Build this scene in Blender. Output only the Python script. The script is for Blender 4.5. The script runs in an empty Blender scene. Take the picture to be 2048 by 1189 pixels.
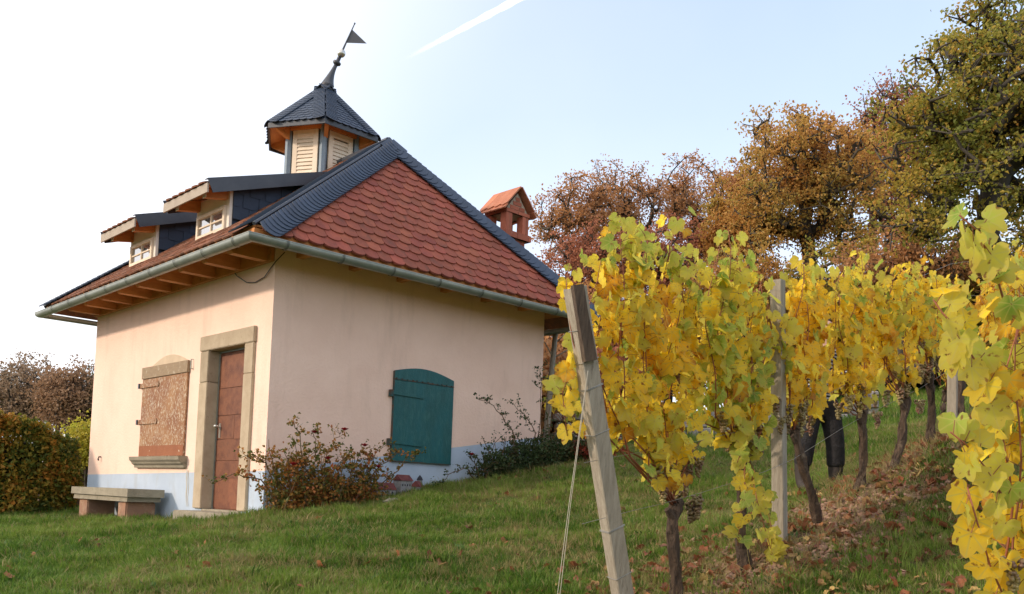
import bpy, bmesh, math, random
import numpy as np
from mathutils import Vector, Matrix, Euler
R = math.radians
random.seed(7); rng = np.random.default_rng(7)
scene = bpy.context.scene

# ------------------------------------------------------------------ camera
TH, PITCH, ROLL = 0.8020, 0.05726, 0.03612
CAM = Vector((-5.0923, -9.2423, 0.2714))
Fh = Vector((math.cos(TH), math.sin(TH), 0)); Rh = Vector((math.sin(TH), -math.cos(TH), 0)); Uh = Vector((0, 0, 1))
F2 = Fh*math.cos(PITCH)+Uh*math.sin(PITCH); U2 = Uh*math.cos(PITCH)-Fh*math.sin(PITCH)
R3 = Rh*math.cos(ROLL)+U2*math.sin(ROLL); U3 = U2*math.cos(ROLL)-Rh*math.sin(ROLL)
cd = bpy.data.cameras.new('camera'); cam = bpy.data.objects.new('camera', cd)
scene.collection.objects.link(cam); scene.camera = cam
m = Matrix((R3, U3, -F2)).transposed().to_4x4(); m.translation = CAM; cam.matrix_world = m
cd.sensor_width = 36; cd.lens = 36*1812.4/2048; cd.shift_y = 297.06/2048
cd.clip_start = 0.05; cd.clip_end = 20000

# ------------------------------------------------------------------ light
SUN_AZ, SUN_EL = R(154), R(22)
sdir = Vector((math.cos(SUN_EL)*math.cos(SUN_AZ), math.cos(SUN_EL)*math.sin(SUN_AZ), math.sin(SUN_EL)))
sd = bpy.data.lights.new('sun', 'SUN'); so = bpy.data.objects.new('sun', sd); scene.collection.objects.link(so)
sd.energy = 1.95; sd.angle = R(4); sd.color = (1, .82, .65)
so.rotation_euler = (-sdir).to_track_quat('-Z', 'Y').to_euler()
w = bpy.data.worlds.new('World'); scene.world = w; w.use_nodes = True
nt = w.node_tree; N = nt.nodes; L = nt.links
bg = N['Background']
sky = N.new('ShaderNodeTexSky'); sky.sky_type = 'NISHITA'; sky.sun_disc = False
sky.sun_elevation = SUN_EL; sky.sun_rotation = math.pi/2-SUN_AZ
sky.dust_density = 2.0; sky.air_density = 1.0
# thin high veil, thicker towards the sun and the horizon
tc = N.new('ShaderNodeTexCoord')
dot = N.new('ShaderNodeVectorMath'); dot.operation = 'DOT_PRODUCT'; dot.inputs[1].default_value = sdir
L.new(tc.outputs['Generated'], dot.inputs[0])
mr = N.new('ShaderNodeMapRange'); mr.inputs[1].default_value = -.10; mr.inputs[2].default_value = .38
mr.inputs[3].default_value = .08; mr.inputs[4].default_value = 1; mr.interpolation_type = 'SMOOTHSTEP'
L.new(dot.outputs['Value'], mr.inputs[0])
sep = N.new('ShaderNodeSeparateXYZ'); L.new(tc.outputs['Generated'], sep.inputs[0])
mh = N.new('ShaderNodeMapRange'); mh.inputs[1].default_value = 0; mh.inputs[2].default_value = .55
mh.inputs[3].default_value = .42; mh.inputs[4].default_value = 0; mh.interpolation_type = 'SMOOTHSTEP'
L.new(sep.outputs['Z'], mh.inputs[0])
nz = N.new('ShaderNodeTexNoise'); nz.inputs['Scale'].default_value = 1.6; nz.inputs['Detail'].default_value = 5
L.new(tc.outputs['Generated'], nz.inputs['Vector'])
mx0 = N.new('ShaderNodeMath'); mx0.operation = 'MAXIMUM'; L.new(mr.outputs[0], mx0.inputs[0]); L.new(mh.outputs[0], mx0.inputs[1])
ad = N.new('ShaderNodeMath'); ad.operation = 'MULTIPLY_ADD'; ad.inputs[1].default_value = .34; ad.inputs[2].default_value = -.16
L.new(nz.outputs['Fac'], ad.inputs[0])
ad2 = N.new('ShaderNodeMath'); ad2.operation = 'ADD'; ad2.use_clamp = True
L.new(mx0.outputs[0], ad2.inputs[0]); L.new(ad.outputs[0], ad2.inputs[1])
mixw = N.new('ShaderNodeMix'); mixw.data_type = 'RGBA'
L.new(ad2.outputs[0], mixw.inputs['Factor'])
skys = N.new('ShaderNodeMix'); skys.data_type = 'RGBA'; skys.blend_type = 'ADD'; skys.inputs['Factor'].default_value = 1
L.new(sky.outputs[0], skys.inputs['A']); skys.inputs['B'].default_value = (2.55, 2.9, 3.6, 1)
L.new(skys.outputs['Result'], mixw.inputs['A']); mixw.inputs['B'].default_value = (9.3, 9.1, 9.3, 1)
L.new(mixw.outputs['Result'], bg.inputs[0]); bg.inputs[1].default_value = .105
scene.view_settings.view_transform = 'Standard'; scene.view_settings.look = 'None'
scene.view_settings.exposure = .70; scene.view_settings.gamma = 1
scene.render.engine = 'CYCLES'
scene.cycles.max_bounces = 8; scene.cycles.transparent_max_bounces = 12

# ------------------------------------------------------------------ helpers
COL = scene.collection
MATS = {}
def mat(name, c1, c2=None, scale=4, rough=.8, bump=0, bscale=60, rand=0, metal=0, detail=6, stretch=(1, 1, 1), lo=.35, hi=.65,
        c3=None, s3=12, lo3=.55, hi3=.7, spec=.4, stretch3=(1, 1, 1), coord='Object', hue=0):
    m = bpy.data.materials.new(name); m.use_nodes = True; nt = m.node_tree; N = nt.nodes; L = nt.links
    b = N['Principled BSDF']; b.inputs['Roughness'].default_value = rough; b.inputs['Metallic'].default_value = metal
    b.inputs['Specular IOR Level'].default_value = spec
    tc = N.new('ShaderNodeTexCoord'); src = tc.outputs[coord] if coord != 'Position' else N.new('ShaderNodeNewGeometry').outputs['Position']
    oi = N.new('ShaderNodeObjectInfo')
    off = N.new('ShaderNodeVectorMath'); off.operation = 'ADD'
    if rand or hue:
        cmb = N.new('ShaderNodeMath'); cmb.operation = 'MULTIPLY'; cmb.inputs[1].default_value = 37; L.new(oi.outputs['Random'], cmb.inputs[0])
        L.new(src, off.inputs[0]); L.new(cmb.outputs[0], off.inputs[1]); src = off.outputs[0]
    def noise(sc, st, lo, hi, det=detail):
        mp = N.new('ShaderNodeMapping'); mp.inputs['Scale'].default_value = st; L.new(src, mp.inputs[0])
        n = N.new('ShaderNodeTexNoise'); n.inputs['Scale'].default_value = sc; n.inputs['Detail'].default_value = det
        n.inputs['Roughness'].default_value = .62
        L.new(mp.outputs[0], n.inputs['Vector'])
        r = N.new('ShaderNodeMapRange'); r.inputs[1].default_value = lo; r.inputs[2].default_value = hi; L.new(n.outputs['Fac'], r.inputs[0])
        return r.outputs[0]
    col = None
    if c2 is not None:
        mx = N.new('ShaderNodeMix'); mx.data_type = 'RGBA'; mx.inputs['A'].default_value = (*c1, 1); mx.inputs['B'].default_value = (*c2, 1)
        L.new(noise(scale, stretch, lo, hi), mx.inputs['Factor']); col = mx.outputs['Result']
    if c3 is not None:
        mx = N.new('ShaderNodeMix'); mx.data_type = 'RGBA'; mx.inputs['B'].default_value = (*c3, 1)
        if col: L.new(col, mx.inputs['A'])
        else: mx.inputs['A'].default_value = (*c1, 1)
        L.new(noise(s3, stretch3, lo3, hi3), mx.inputs['Factor']); col = mx.outputs['Result']
    if rand or hue:
        hs = N.new('ShaderNodeHueSaturation')
        if col: L.new(col, hs.inputs['Color'])
        else: hs.inputs['Color'].default_value = (*c1, 1)
        r = N.new('ShaderNodeMapRange'); r.inputs[3].default_value = 1-rand; r.inputs[4].default_value = 1+rand
        L.new(oi.outputs['Random'], r.inputs[0]); L.new(r.outputs[0], hs.inputs['Value'])
        if hue:
            r = N.new('ShaderNodeMapRange'); r.inputs[3].default_value = .5-hue; r.inputs[4].default_value = .5+hue
            fr = N.new('ShaderNodeMath'); fr.operation = 'FRACT'; ml = N.new('ShaderNodeMath'); ml.operation = 'MULTIPLY'; ml.inputs[1].default_value = 7.31
            L.new(oi.outputs['Random'], ml.inputs[0]); L.new(ml.outputs[0], fr.inputs[0]); L.new(fr.outputs[0], r.inputs[0]); L.new(r.outputs[0], hs.inputs['Hue'])
        col = hs.outputs['Color']
    if col: L.new(col, b.inputs['Base Color'])
    else: b.inputs['Base Color'].default_value = (*c1, 1)
    if bump:
        n = N.new('ShaderNodeTexNoise'); n.inputs['Scale'].default_value = bscale; n.inputs['Detail'].default_value = 5; n.inputs['Roughness'].default_value = .65
        mp = N.new('ShaderNodeMapping'); mp.inputs['Scale'].default_value = stretch; L.new(src, mp.inputs[0]); L.new(mp.outputs[0], n.inputs['Vector'])
        bp = N.new('ShaderNodeBump'); bp.inputs['Strength'].default_value = bump; bp.inputs['Distance'].default_value = .02
        L.new(n.outputs['Fac'], bp.inputs['Height']); L.new(bp.outputs[0], b.inputs['Normal'])
    MATS[name] = m
    return m

def foliage(name, cols, trans=.45, spot=None, rough=.55, scale=1.3, veins=False, edge=None, face_rand=True):
    """thin two sided leaf: diffuse + translucent; colour ramp picked per object / per leaf"""
    m = bpy.data.materials.new(name); m.use_nodes = True; nt = m.node_tree; N = nt.nodes; L = nt.links
    N.remove(N['Principled BSDF']); out = N['Material Output']
    oi = N.new('ShaderNodeObjectInfo'); at = N.new('ShaderNodeAttribute'); at.attribute_name = 'rnd'
    s = N.new('ShaderNodeMath'); s.operation = 'ADD'; L.new(oi.outputs['Random'], s.inputs[0]); L.new(at.outputs['Fac'], s.inputs[1])
    fr = N.new('ShaderNodeMath'); fr.operation = 'FRACT'; L.new(s.outputs[0], fr.inputs[0])
    src = fr.outputs[0]
    ge = N.new('ShaderNodeNewGeometry')
    if scale:
        n = N.new('ShaderNodeTexNoise'); n.inputs['Scale'].default_value = scale; n.inputs['Detail'].default_value = 3
        L.new(ge.outputs['Position'], n.inputs['Vector'])
        a = N.new('ShaderNodeMapRange'); a.inputs[1].default_value = .3; a.inputs[2].default_value = .7; L.new(n.outputs['Fac'], a.inputs[0])
        mm = N.new('ShaderNodeMix'); mm.data_type = 'FLOAT'; mm.inputs['Factor'].default_value = .5
        L.new(src, mm.inputs['A']); L.new(a.outputs[0], mm.inputs['B']); src = mm.outputs['Result']
    cr = N.new('ShaderNodeValToRGB'); L.new(src, cr.inputs[0]); e = cr.color_ramp.elements
    while len(e) < len(cols): e.new(.5)
    for i, c in enumerate(cols): e[i].position = i/(len(cols)-1)*.7+.15; e[i].color = (*c, 1)
    col = cr.outputs[0]
    if edge is not None or veins:
        uv = N.new('ShaderNodeTexCoord'); ln = N.new('ShaderNodeVectorMath'); ln.operation = 'LENGTH'; L.new(uv.outputs['UV'], ln.inputs[0])
    if edge is not None:
        n2 = N.new('ShaderNodeTexNoise'); n2.inputs['Scale'].default_value = 22; n2.inputs['Detail'].default_value = 4; L.new(ge.outputs['Position'], n2.inputs['Vector'])
        a2 = N.new('ShaderNodeMath'); a2.operation = 'MULTIPLY_ADD'; a2.inputs[1].default_value = .9; L.new(n2.outputs['Fac'], a2.inputs[0]); L.new(ln.outputs['Value'], a2.inputs[2])
        r2 = N.new('ShaderNodeMapRange'); r2.inputs[1].default_value = .75; r2.inputs[2].default_value = 1.45; L.new(a2.outputs[0], r2.inputs[0])
        mx = N.new('ShaderNodeMix'); mx.data_type = 'RGBA'; L.new(r2.outputs[0], mx.inputs['Factor']); L.new(col, mx.inputs['A']); mx.inputs['B'].default_value = (*edge, 1); col = mx.outputs['Result']
    if veins:
        sx = N.new('ShaderNodeSeparateXYZ'); L.new(uv.outputs['UV'], sx.inputs[0])
        an = N.new('ShaderNodeMath'); an.operation = 'ARCTAN2'; L.new(sx.outputs['X'], an.inputs[0]); L.new(sx.outputs['Y'], an.inputs[1])
        pp = N.new('ShaderNodeMath'); pp.operation = 'PINGPONG'; pp.inputs[1].default_value = .42; L.new(an.outputs[0], pp.inputs[0])
        mu = N.new('ShaderNodeMath'); mu.operation = 'MULTIPLY'; L.new(pp.outputs[0], mu.inputs[0]); L.new(ln.outputs['Value'], mu.inputs[1])
        rv = N.new('ShaderNodeMapRange'); rv.inputs[1].default_value = .012; rv.inputs[2].default_value = .05; rv.inputs[3].default_value = .45; rv.inputs[4].default_value = 0; L.new(mu.outputs[0], rv.inputs[0])
        mx = N.new('ShaderNodeMix'); mx.data_type = 'RGBA'; L.new(rv.outputs[0], mx.inputs['Factor']); L.new(col, mx.inputs['A']); mx.inputs['B'].default_value = (.62, .55, .16, 1); col = mx.outputs['Result']
    if spot is not None:
        n3 = N.new('ShaderNodeTexNoise'); n3.inputs['Scale'].default_value = 34; n3.inputs['Detail'].default_value = 3; L.new(ge.outputs['Position'], n3.inputs['Vector'])
        r3 = N.new('ShaderNodeMapRange'); r3.inputs[1].default_value = .62; r3.inputs[2].default_value = .70; L.new(n3.outputs['Fac'], r3.inputs[0])
        mx = N.new('ShaderNodeMix'); mx.data_type = 'RGBA'; L.new(r3.outputs[0], mx.inputs['Factor']); L.new(col, mx.inputs['A']); mx.inputs['B'].default_value = (*spot, 1); col = mx.outputs['Result']
    b = N.new('ShaderNodeBsdfPrincipled'); b.inputs['Roughness'].default_value = rough; b.inputs['Specular IOR Level'].default_value = .3; L.new(col, b.inputs['Base Color'])
    t = N.new('ShaderNodeBsdfTranslucent'); L.new(col, t.inputs['Color'])
    ms = N.new('ShaderNodeMixShader'); ms.inputs[0].default_value = trans; L.new(b.outputs[0], ms.inputs[1]); L.new(t.outputs[0], ms.inputs[2])
    L.new(ms.outputs[0], out.inputs[0]); MATS[name] = m
    return m

ORG = {}
def org(p): return ORG.get(p.name, Vector((0, 0, 0))) if p else Vector((0, 0, 0))
def thing(name, label, cat, loc, group=None):
    o = bpy.data.objects.new(name, None); COL.objects.link(o); o.location = loc; o.empty_display_size = .1
    ORG[o.name] = Vector(loc); o['label'] = label; o['category'] = cat
    if group: o['group'] = group
    return o
def tag(o, label=None, cat=None, group=None, kind=None):
    if label: o['label'] = label
    if cat: o['category'] = cat
    if group: o['group'] = group
    if kind: o['kind'] = kind
    return o
def mesh(name, V, Fc, mats, smooth=False, uvs=None, mi=None, fattr=None):
    me = bpy.data.meshes.new(name)
    if isinstance(V, np.ndarray): V = V.tolist()
    if isinstance(Fc, np.ndarray): Fc = Fc.tolist()
    me.from_pydata([tuple(v) for v in V], [], [tuple(f) for f in Fc])
    for mt in (mats if isinstance(mats, (list, tuple)) else [mats]): me.materials.append(mt)
    if smooth: me.polygons.foreach_set('use_smooth', [True]*len(me.polygons))
    if mi is not None: me.polygons.foreach_set('material_index', list(mi))
    if uvs is not None:
        uv = me.uv_layers.new(name='UVMap'); li = np.zeros(len(me.loops), int); me.loops.foreach_get('vertex_index', li)
        uv.data.foreach_set('uv', np.asarray(uvs, float)[li].ravel())
    if fattr is not None:
        a = me.attributes.new('rnd', 'FLOAT', 'FACE'); a.data.foreach_set('value', np.asarray(fattr, float))
    me.update()
    return me
def obj(name, V, Fc, mats, parent=None, smooth=False, label=None, **k):
    """world-space vertices -> one mesh object under its parent"""
    o0 = org(parent)
    if isinstance(V, np.ndarray): V = V-np.array(o0)
    else: V = [Vector(v)-o0 for v in V]
    me = mesh(name, V, Fc, mats, smooth, **k)
    o = bpy.data.objects.new(name, me); COL.objects.link(o)
    if parent: o.parent = parent; ORG[o.name] = o0
    if label: o['label'] = label
    return o
def inst(name, me, M, parent=None):
    """shared mesh placed at world matrix M"""
    o = bpy.data.objects.new(name, me); COL.objects.link(o)
    if parent:
        o.parent = parent; M = Matrix.Translation(-org(parent)) @ M
    o.matrix_basis = M
    return o

class MB:
    def __init__(s): s.V = []; s.F = []; s.I = []
    def add(s, V, Fc, mi=0):
        b = len(s.V); s.V += [Vector(v) for v in V]; s.F += [tuple(i+b for i in f) for f in Fc]; s.I += [mi]*len(Fc); return s
    def box(s, a, b, mi=0, M=None):
        x0, y0, z0 = a; x1, y1, z1 = b
        V = [Vector(p) for p in ((x0, y0, z0), (x1, y0, z0), (x1, y1, z0), (x0, y1, z0), (x0, y0, z1), (x1, y0, z1), (x1, y1, z1), (x0, y1, z1))]
        if M: V = [M @ v for v in V]
        return s.add(V, [(3, 2, 1, 0), (4, 5, 6, 7), (0, 1, 5, 4), (1, 2, 6, 5), (2, 3, 7, 6), (3, 0, 4, 7)], mi)
    def prism(s, pts, d, mi=0):
        """closed polygon (3D pts) extruded by vector d"""
        n = len(pts); d = Vector(d); P = [Vector(p) for p in pts]
        s.add(P+[p+d for p in P], [tuple(range(n))[::-1], tuple(range(n, 2*n))]+[(i, (i+1) % n, n+(i+1) % n, n+i) for i in range(n)], mi)
        return s
    def tube(s, pts, rad, n=8, mi=0, caps=True, square=False):
        P = [Vector(p) for p in pts]; rs = rad if isinstance(rad, (list, tuple)) else [rad]*len(P)
        V = []; up = Vector((.13, .21, 1)).normalized()
        for i, p in enumerate(P):
            t = (P[min(i+1, len(P)-1)]-P[max(i-1, 0)])
            if t.length < 1e-6: t = Vector((0, 0, 1))
            t.normalize(); a = t.cross(up if abs(t.dot(up)) < .95 else Vector((1, .1, 0))).normalized(); b = t.cross(a)
            for k in range(n):
                an = 2*math.pi*k/n+(math.pi/4 if square else 0); V.append(p+(a*math.cos(an)+b*math.sin(an))*rs[i])
        Fc = [(i*n+k, i*n+(k+1) % n, (i+1)*n+(k+1) % n, (i+1)*n+k) for i in range(len(P)-1) for k in range(n)]
        if caps: Fc += [tuple(range(n))[::-1], tuple(range((len(P)-1)*n, len(P)*n))]
        return s.add(V, Fc, mi)
    def lathe(s, prof, M, n=14, mi=0):
        V = []
        for r, z in prof:
            for k in range(n):
                a = 2*math.pi*k/n; V.append(M @ Vector((r*math.cos(a), r*math.sin(a), z)))
        Fc = [(i*n+k, i*n+(k+1) % n, (i+1)*n+(k+1) % n, (i+1)*n+k) for i in range(len(prof)-1) for k in range(n)]
        Fc += [tuple(range(n))[::-1], tuple(range((len(prof)-1)*n, len(prof)*n))]
        return s.add(V, Fc, mi)
    def build(s, name, mats, parent=None, smooth=False, label=None, bevel=0, jitter=0):
        V = s.V
        if jitter: V = [v+Vector((random.uniform(-1, 1), random.uniform(-1, 1), random.uniform(-1, 1)))*jitter for v in V]
        o = obj(name, V, s.F, mats, parent, smooth, label, mi=s.I)
        if bevel:
            bm = bmesh.new(); bm.from_mesh(o.data)
            bmesh.ops.bevel(bm, geom=[e for e in bm.edges if e.calc_face_angle(0) > .5], offset=bevel, segments=2, affect='EDGES', clamp_overlap=True)
            bm.to_mesh(o.data); bm.free()
        return o
def frame(o, x, y, z): 
    M = Matrix((Vector(x), Vector(y), Vector(z))).transposed().to_4x4(); M.translation = Vector(o); return M

# ------------------------------------------------------------------ materials
plaster = mat('pink_plaster', (.88, .635, .51), (.82, .575, .455), 1.6, .9, .4, 28, c3=(.62, .43, .33), s3=3.2, lo3=.55, hi3=.95, stretch3=(1, 1, .16), detail=9)
bluep = mat('blue_plaster', (.46, .54, .64), (.40, .48, .58), 2.5, .9, .12, 70, c3=(.36, .39, .40), s3=4, lo3=.52, hi3=.85, stretch3=(1, 1, .5))
sandstone = mat('sandstone', (.46, .375, .265), (.38, .30, .205), 5, .9, .35, 55, rand=.10, c3=(.25, .19, .12), s3=14, lo3=.6, hi3=.8)
graystone = mat('weathered_stone', (.34, .30, .22), (.26, .23, .17), 6, .92, .45, 45, rand=.12, c3=(.15, .14, .10), s3=11, lo3=.58, hi3=.75)
redstone = mat('red_sandstone', (.36, .20, .12), (.28, .16, .11), 6, .9, .4, 45, rand=.12, c3=(.42, .30, .2), s3=9, lo3=.55, hi3=.75)
rust = mat('rusty_sheet', (.12, .042, .024), (.25, .095, .045), 6, .65, .25, 50, rand=.12, c3=(.11, .045, .028), s3=6, lo3=.55, hi3=.72, metal=.1)
flake = mat('flaking_paint', (.22, .085, .035), (.34, .18, .08), 3, .7, .5, 50, c3=(.54, .46, .35), s3=44, lo3=.50, hi3=.66, stretch3=(1, 1, .6), detail=10)
flake_lo = mat('bare_rust', (.25, .085, .035), (.3, .11, .045), 4, .7, .3, 50, c3=(.55, .48, .36), s3=14, lo3=.66, hi3=.70)
barwood = mat('weathered_board', (.33, .24, .15), (.27, .2, .13), 8, .85, .4, 30, stretch=(1, 1, 6), c3=(.45, .38, .28), s3=12, lo3=.55, hi3=.7)
teal = mat('teal_paint', (.012, .085, .085), (.010, .105, .115), 5, .5, .3, 60, stretch=(1, 1, .4), c3=(.035, .14, .13), s3=22, lo3=.48, hi3=.78, stretch3=(1, 1, .3), detail=9)
tealdark = mat('rusty_edge', (.10, .05, .03), (.02, .07, .07), 16, .7, .3, 60)
tile = mat('red_tile', (.30, .078, .042), (.22, .056, .034), 7, .8, .3, 70, rand=.19, hue=.005, c3=(.15, .055, .035), s3=4, lo3=.55, hi3=.75)
tileold = mat('brown_tile', (.30, .12, .06), (.20, .085, .05), 7, .85, .3, 70, c3=(.12, .07, .045), s3=5, lo3=.5, hi3=.7, coord='Position', detail=4)
slate = mat('slate', (.015, .030, .060), (.022, .040, .074), 5, .6, .15, 60, rand=.18, spec=.6)
metal_dark = mat('dark_sheet_metal', (.030, .034, .045), (.045, .05, .06), 3, .4, .08, 20, spec=.6)
zinc = mat('zinc', (.33, .35, .31), (.24, .265, .24), 5, .42, .05, 30, metal=.55)
zincd = mat('zinc_joint', (.16, .17, .15), None, rough=.5, metal=.5)
wood = mat('orange_wood', (.60, .26, .08), (.48, .185, .055), 5, .65, .1, 30, rand=.1, stretch=(1, 1, 3), c3=(.24, .10, .04), s3=9, lo3=.62, hi3=.72)
palewood = mat('pale_wood', (.80, .68, .53), (.72, .60, .45), 6, .65, .1, 30, rand=.06, stretch=(1, 1, .3))
cream = mat('cream_paint', (.78, .73, .64), (.72, .66, .57), 6, .7, .1, 30)
greypaint = mat('blue_grey_paint', (.22, .28, .33), (.18, .24, .29), 4, .6, .1, 30)
brick = mat('red_brick', (.42, .13, .075), (.34, .10, .06), 9, .85, .3, 60, rand=.18, c3=(.45, .25, .18), s3=9, lo3=.6, hi3=.75)
mortar = mat('mortar', (.42, .33, .25), (.34, .27, .2), 14, .95, .4, 60)
glass = bpy.data.materials.new('window_glass'); glass.use_nodes = True
g = glass.node_tree.nodes['Principled BSDF']; g.inputs['Metallic'].default_value = .75; g.inputs['Base Color'].default_value = (.5, .5, .5, 1); g.inputs['Roughness'].default_value = .03; g.inputs['Specular IOR Level'].default_value = 1; g.inputs['IOR'].default_value = 1.9
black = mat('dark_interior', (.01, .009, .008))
silver = mat('silver_ball', (.62, .60, .55), None, rough=.28, metal=.8)
postwood = mat('grey_post_wood', (.34, .30, .235), (.24, .205, .155), 7, .9, .5, 24, rand=.1, stretch=(6, 6, .5), c3=(.12, .095, .07), s3=9, lo3=.6, hi3=.75, stretch3=(7, 7, .6))
darkwood = mat('dark_split_wood', (.13, .09, .06), (.06, .04, .028), 9, .9, .6, 24, stretch=(8, 8, .5))
steel = mat('steel_wire', (.35, .35, .33), None, rough=.4, metal=.7)
twine = mat('cord', (.42, .38, .30), None, rough=.8)
bark = mat('vine_bark', (.115, .075, .048), (.05, .034, .024), 14, .95, 1.0, 45, rand=.15, stretch=(3, 3, .5), c3=(.20, .15, .10), s3=16, lo3=.6, hi3=.75)
cane = mat('red_cane', (.30, .10, .045), (.20, .07, .035), 12, .6, .2, 30, rand=.15)
grape = mat('grapes', (.24, .20, .07), (.15, .07, .05), 9, .4, 0, 30, rand=.3, c3=(.34, .28, .11), s3=16, lo3=.52, hi3=.68)
treebark = mat('tree_bark', (.075, .062, .046), (.045, .038, .03), 3, .95, .8, 12)
soil = None
VL = [foliage('vine_leaf_green', [(.14, .27, .035), (.30, .42, .055), (.46, .54, .08)], .58, (.25, .16, .04), veins=True, edge=(.48, .46, .08)),
      foliage('vine_leaf_lime', [(.46, .54, .08), (.66, .63, .09), (.74, .63, .08)], .7, (.30, .16, .04), veins=True, edge=(.66, .52, .09)),
      foliage('vine_leaf_yellow', [(.97, .78, .09), (.98, .73, .05), (.97, .62, .03)], .72, (.32, .13, .03), veins=True, edge=(.80, .56, .07)),
      foliage('vine_leaf_amber', [(.90, .50, .03), (.92, .55, .035), (.72, .32, .03)], .68, (.22, .08, .03), veins=True, edge=(.40, .15, .04))]
rosered = mat('rose_petal', (.42, .012, .03), (.28, .01, .02), 30, .6)

# ------------------------------------------------------------------ terrain
CP = np.array([(-.4, 0, -.10), (0, -.4, -.03), (-.45, 1.4, -.20), (-.6, 2.7, -.25), (-.6, 4.2, -.28), (-.5, 6, -.28), (1.7, -.2, .25), (2.3, -.2, .34), (4.4, -.2, .80), (6, 0, 1.05),
    (-1.2, .8, -.20), (-1.3, 3, -.27), (-1.1, -1, -.16), (-3.5, -4, -.52), (-3, -1.5, -.42), (-5, -5, -.95), (-6, 2, -.75), (-3.5, 4, -.42), (-5.1, -9.3, -1.3), (-3.5, -8, -.95), (-1.8, -8.2, -.72), (0, -8, -.35), (2.5, -8, .5),
    (-1, -5.95, -.44), (-.53, -5.95, -.34), (.31, -5.95, -.14), (.83, -5.95, 0), (1.31, -5.95, .15), (2.05, -5.95, .42), (2.67, -5.95, .62), (4, -5.95, 1.08), (6, -5.95, 1.55), (-2, -6, -.66),
    (-1, -4.9, -.38), (0, -4.9, -.2), (1, -4.9, -.02), (2, -4.9, .16), (3.65, -4.9, .49), (5.5, -4.8, .95), (0, -2.5, -.04), (2, -2.5, .16), (4, -2.5, .5),
    (8, -4, 1.45), (8, 1.2, 1.35), (11.6, -.3, 1.9), (14.3, -3, 2.7), (20, 1.3, 3.5), (21, 5, 3.6), (23, 13, 3.2), (10, 10, .7), (4, 12, -.3), (0, 14, -.9), (-8, 10, -1.1), (-15, 0, -2.2),
    (-10, -10, -1.9), (2, -15, .1), (12, -12, 2.6), (30, -10, 5.5), (35, 20, 5), (10, 35, -1), (-15, 30, -3), (-30, -10, -4), (-5, -30, -2), (25, -30, 4)], float)
def tps_fit(P):
    n = len(P); d = np.linalg.norm(P[:, None, :2]-P[None, :, :2], axis=2)
    K = np.where(d > 0, d*d*np.log(np.maximum(d, 1e-9)), 0)+np.eye(n)*.05
    A = np.zeros((n+3, n+3)); A[:n, :n] = K; A[:n, n] = 1; A[:n, n+1:] = P[:, :2]; A[n, :n] = 1; A[n+1:, :n] = P[:, :2].T
    return np.linalg.solve(A, np.r_[P[:, 2], 0, 0, 0])
TW = tps_fit(CP)
def T(x, y):
    x = np.atleast_1d(np.asarray(x, float)); y = np.atleast_1d(np.asarray(y, float)); sh = x.shape; x = x.ravel(); y = y.ravel()
    r = np.hypot(x, y); k = np.where(r > 36, 36/np.maximum(r, 1e-6), 1); xx = x*k; yy = y*k
    out = np.full(len(x), TW[-3])+TW[-2]*xx+TW[-1]*yy
    for i in range(len(CP)):
        d2 = (xx-CP[i, 0])**2+(yy-CP[i, 1])**2
        out += TW[i]*.5*d2*np.log(np.maximum(d2, 1e-12))
    out += .09*np.exp(-((yy+5.95)/.38)**2)*(xx > -3)*(np.clip((xx-.3)/.8, 0, 1))*0
    return out.reshape(sh)
def t1(x, y): return float(T(x, y)[0])
def lumps(x, y):
    return (.016*np.sin(x*2.3+y*1.1)*np.sin(y*2.9-x*.7)+.032*np.sin(x*5.1+1.3*np.sin(y*3.7))*np.sin(y*4.6+.7*np.sin(x*6.3))+.012*np.sin(x*11+y*7.3)*np.sin(y*13.1-x*4.9))
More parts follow.
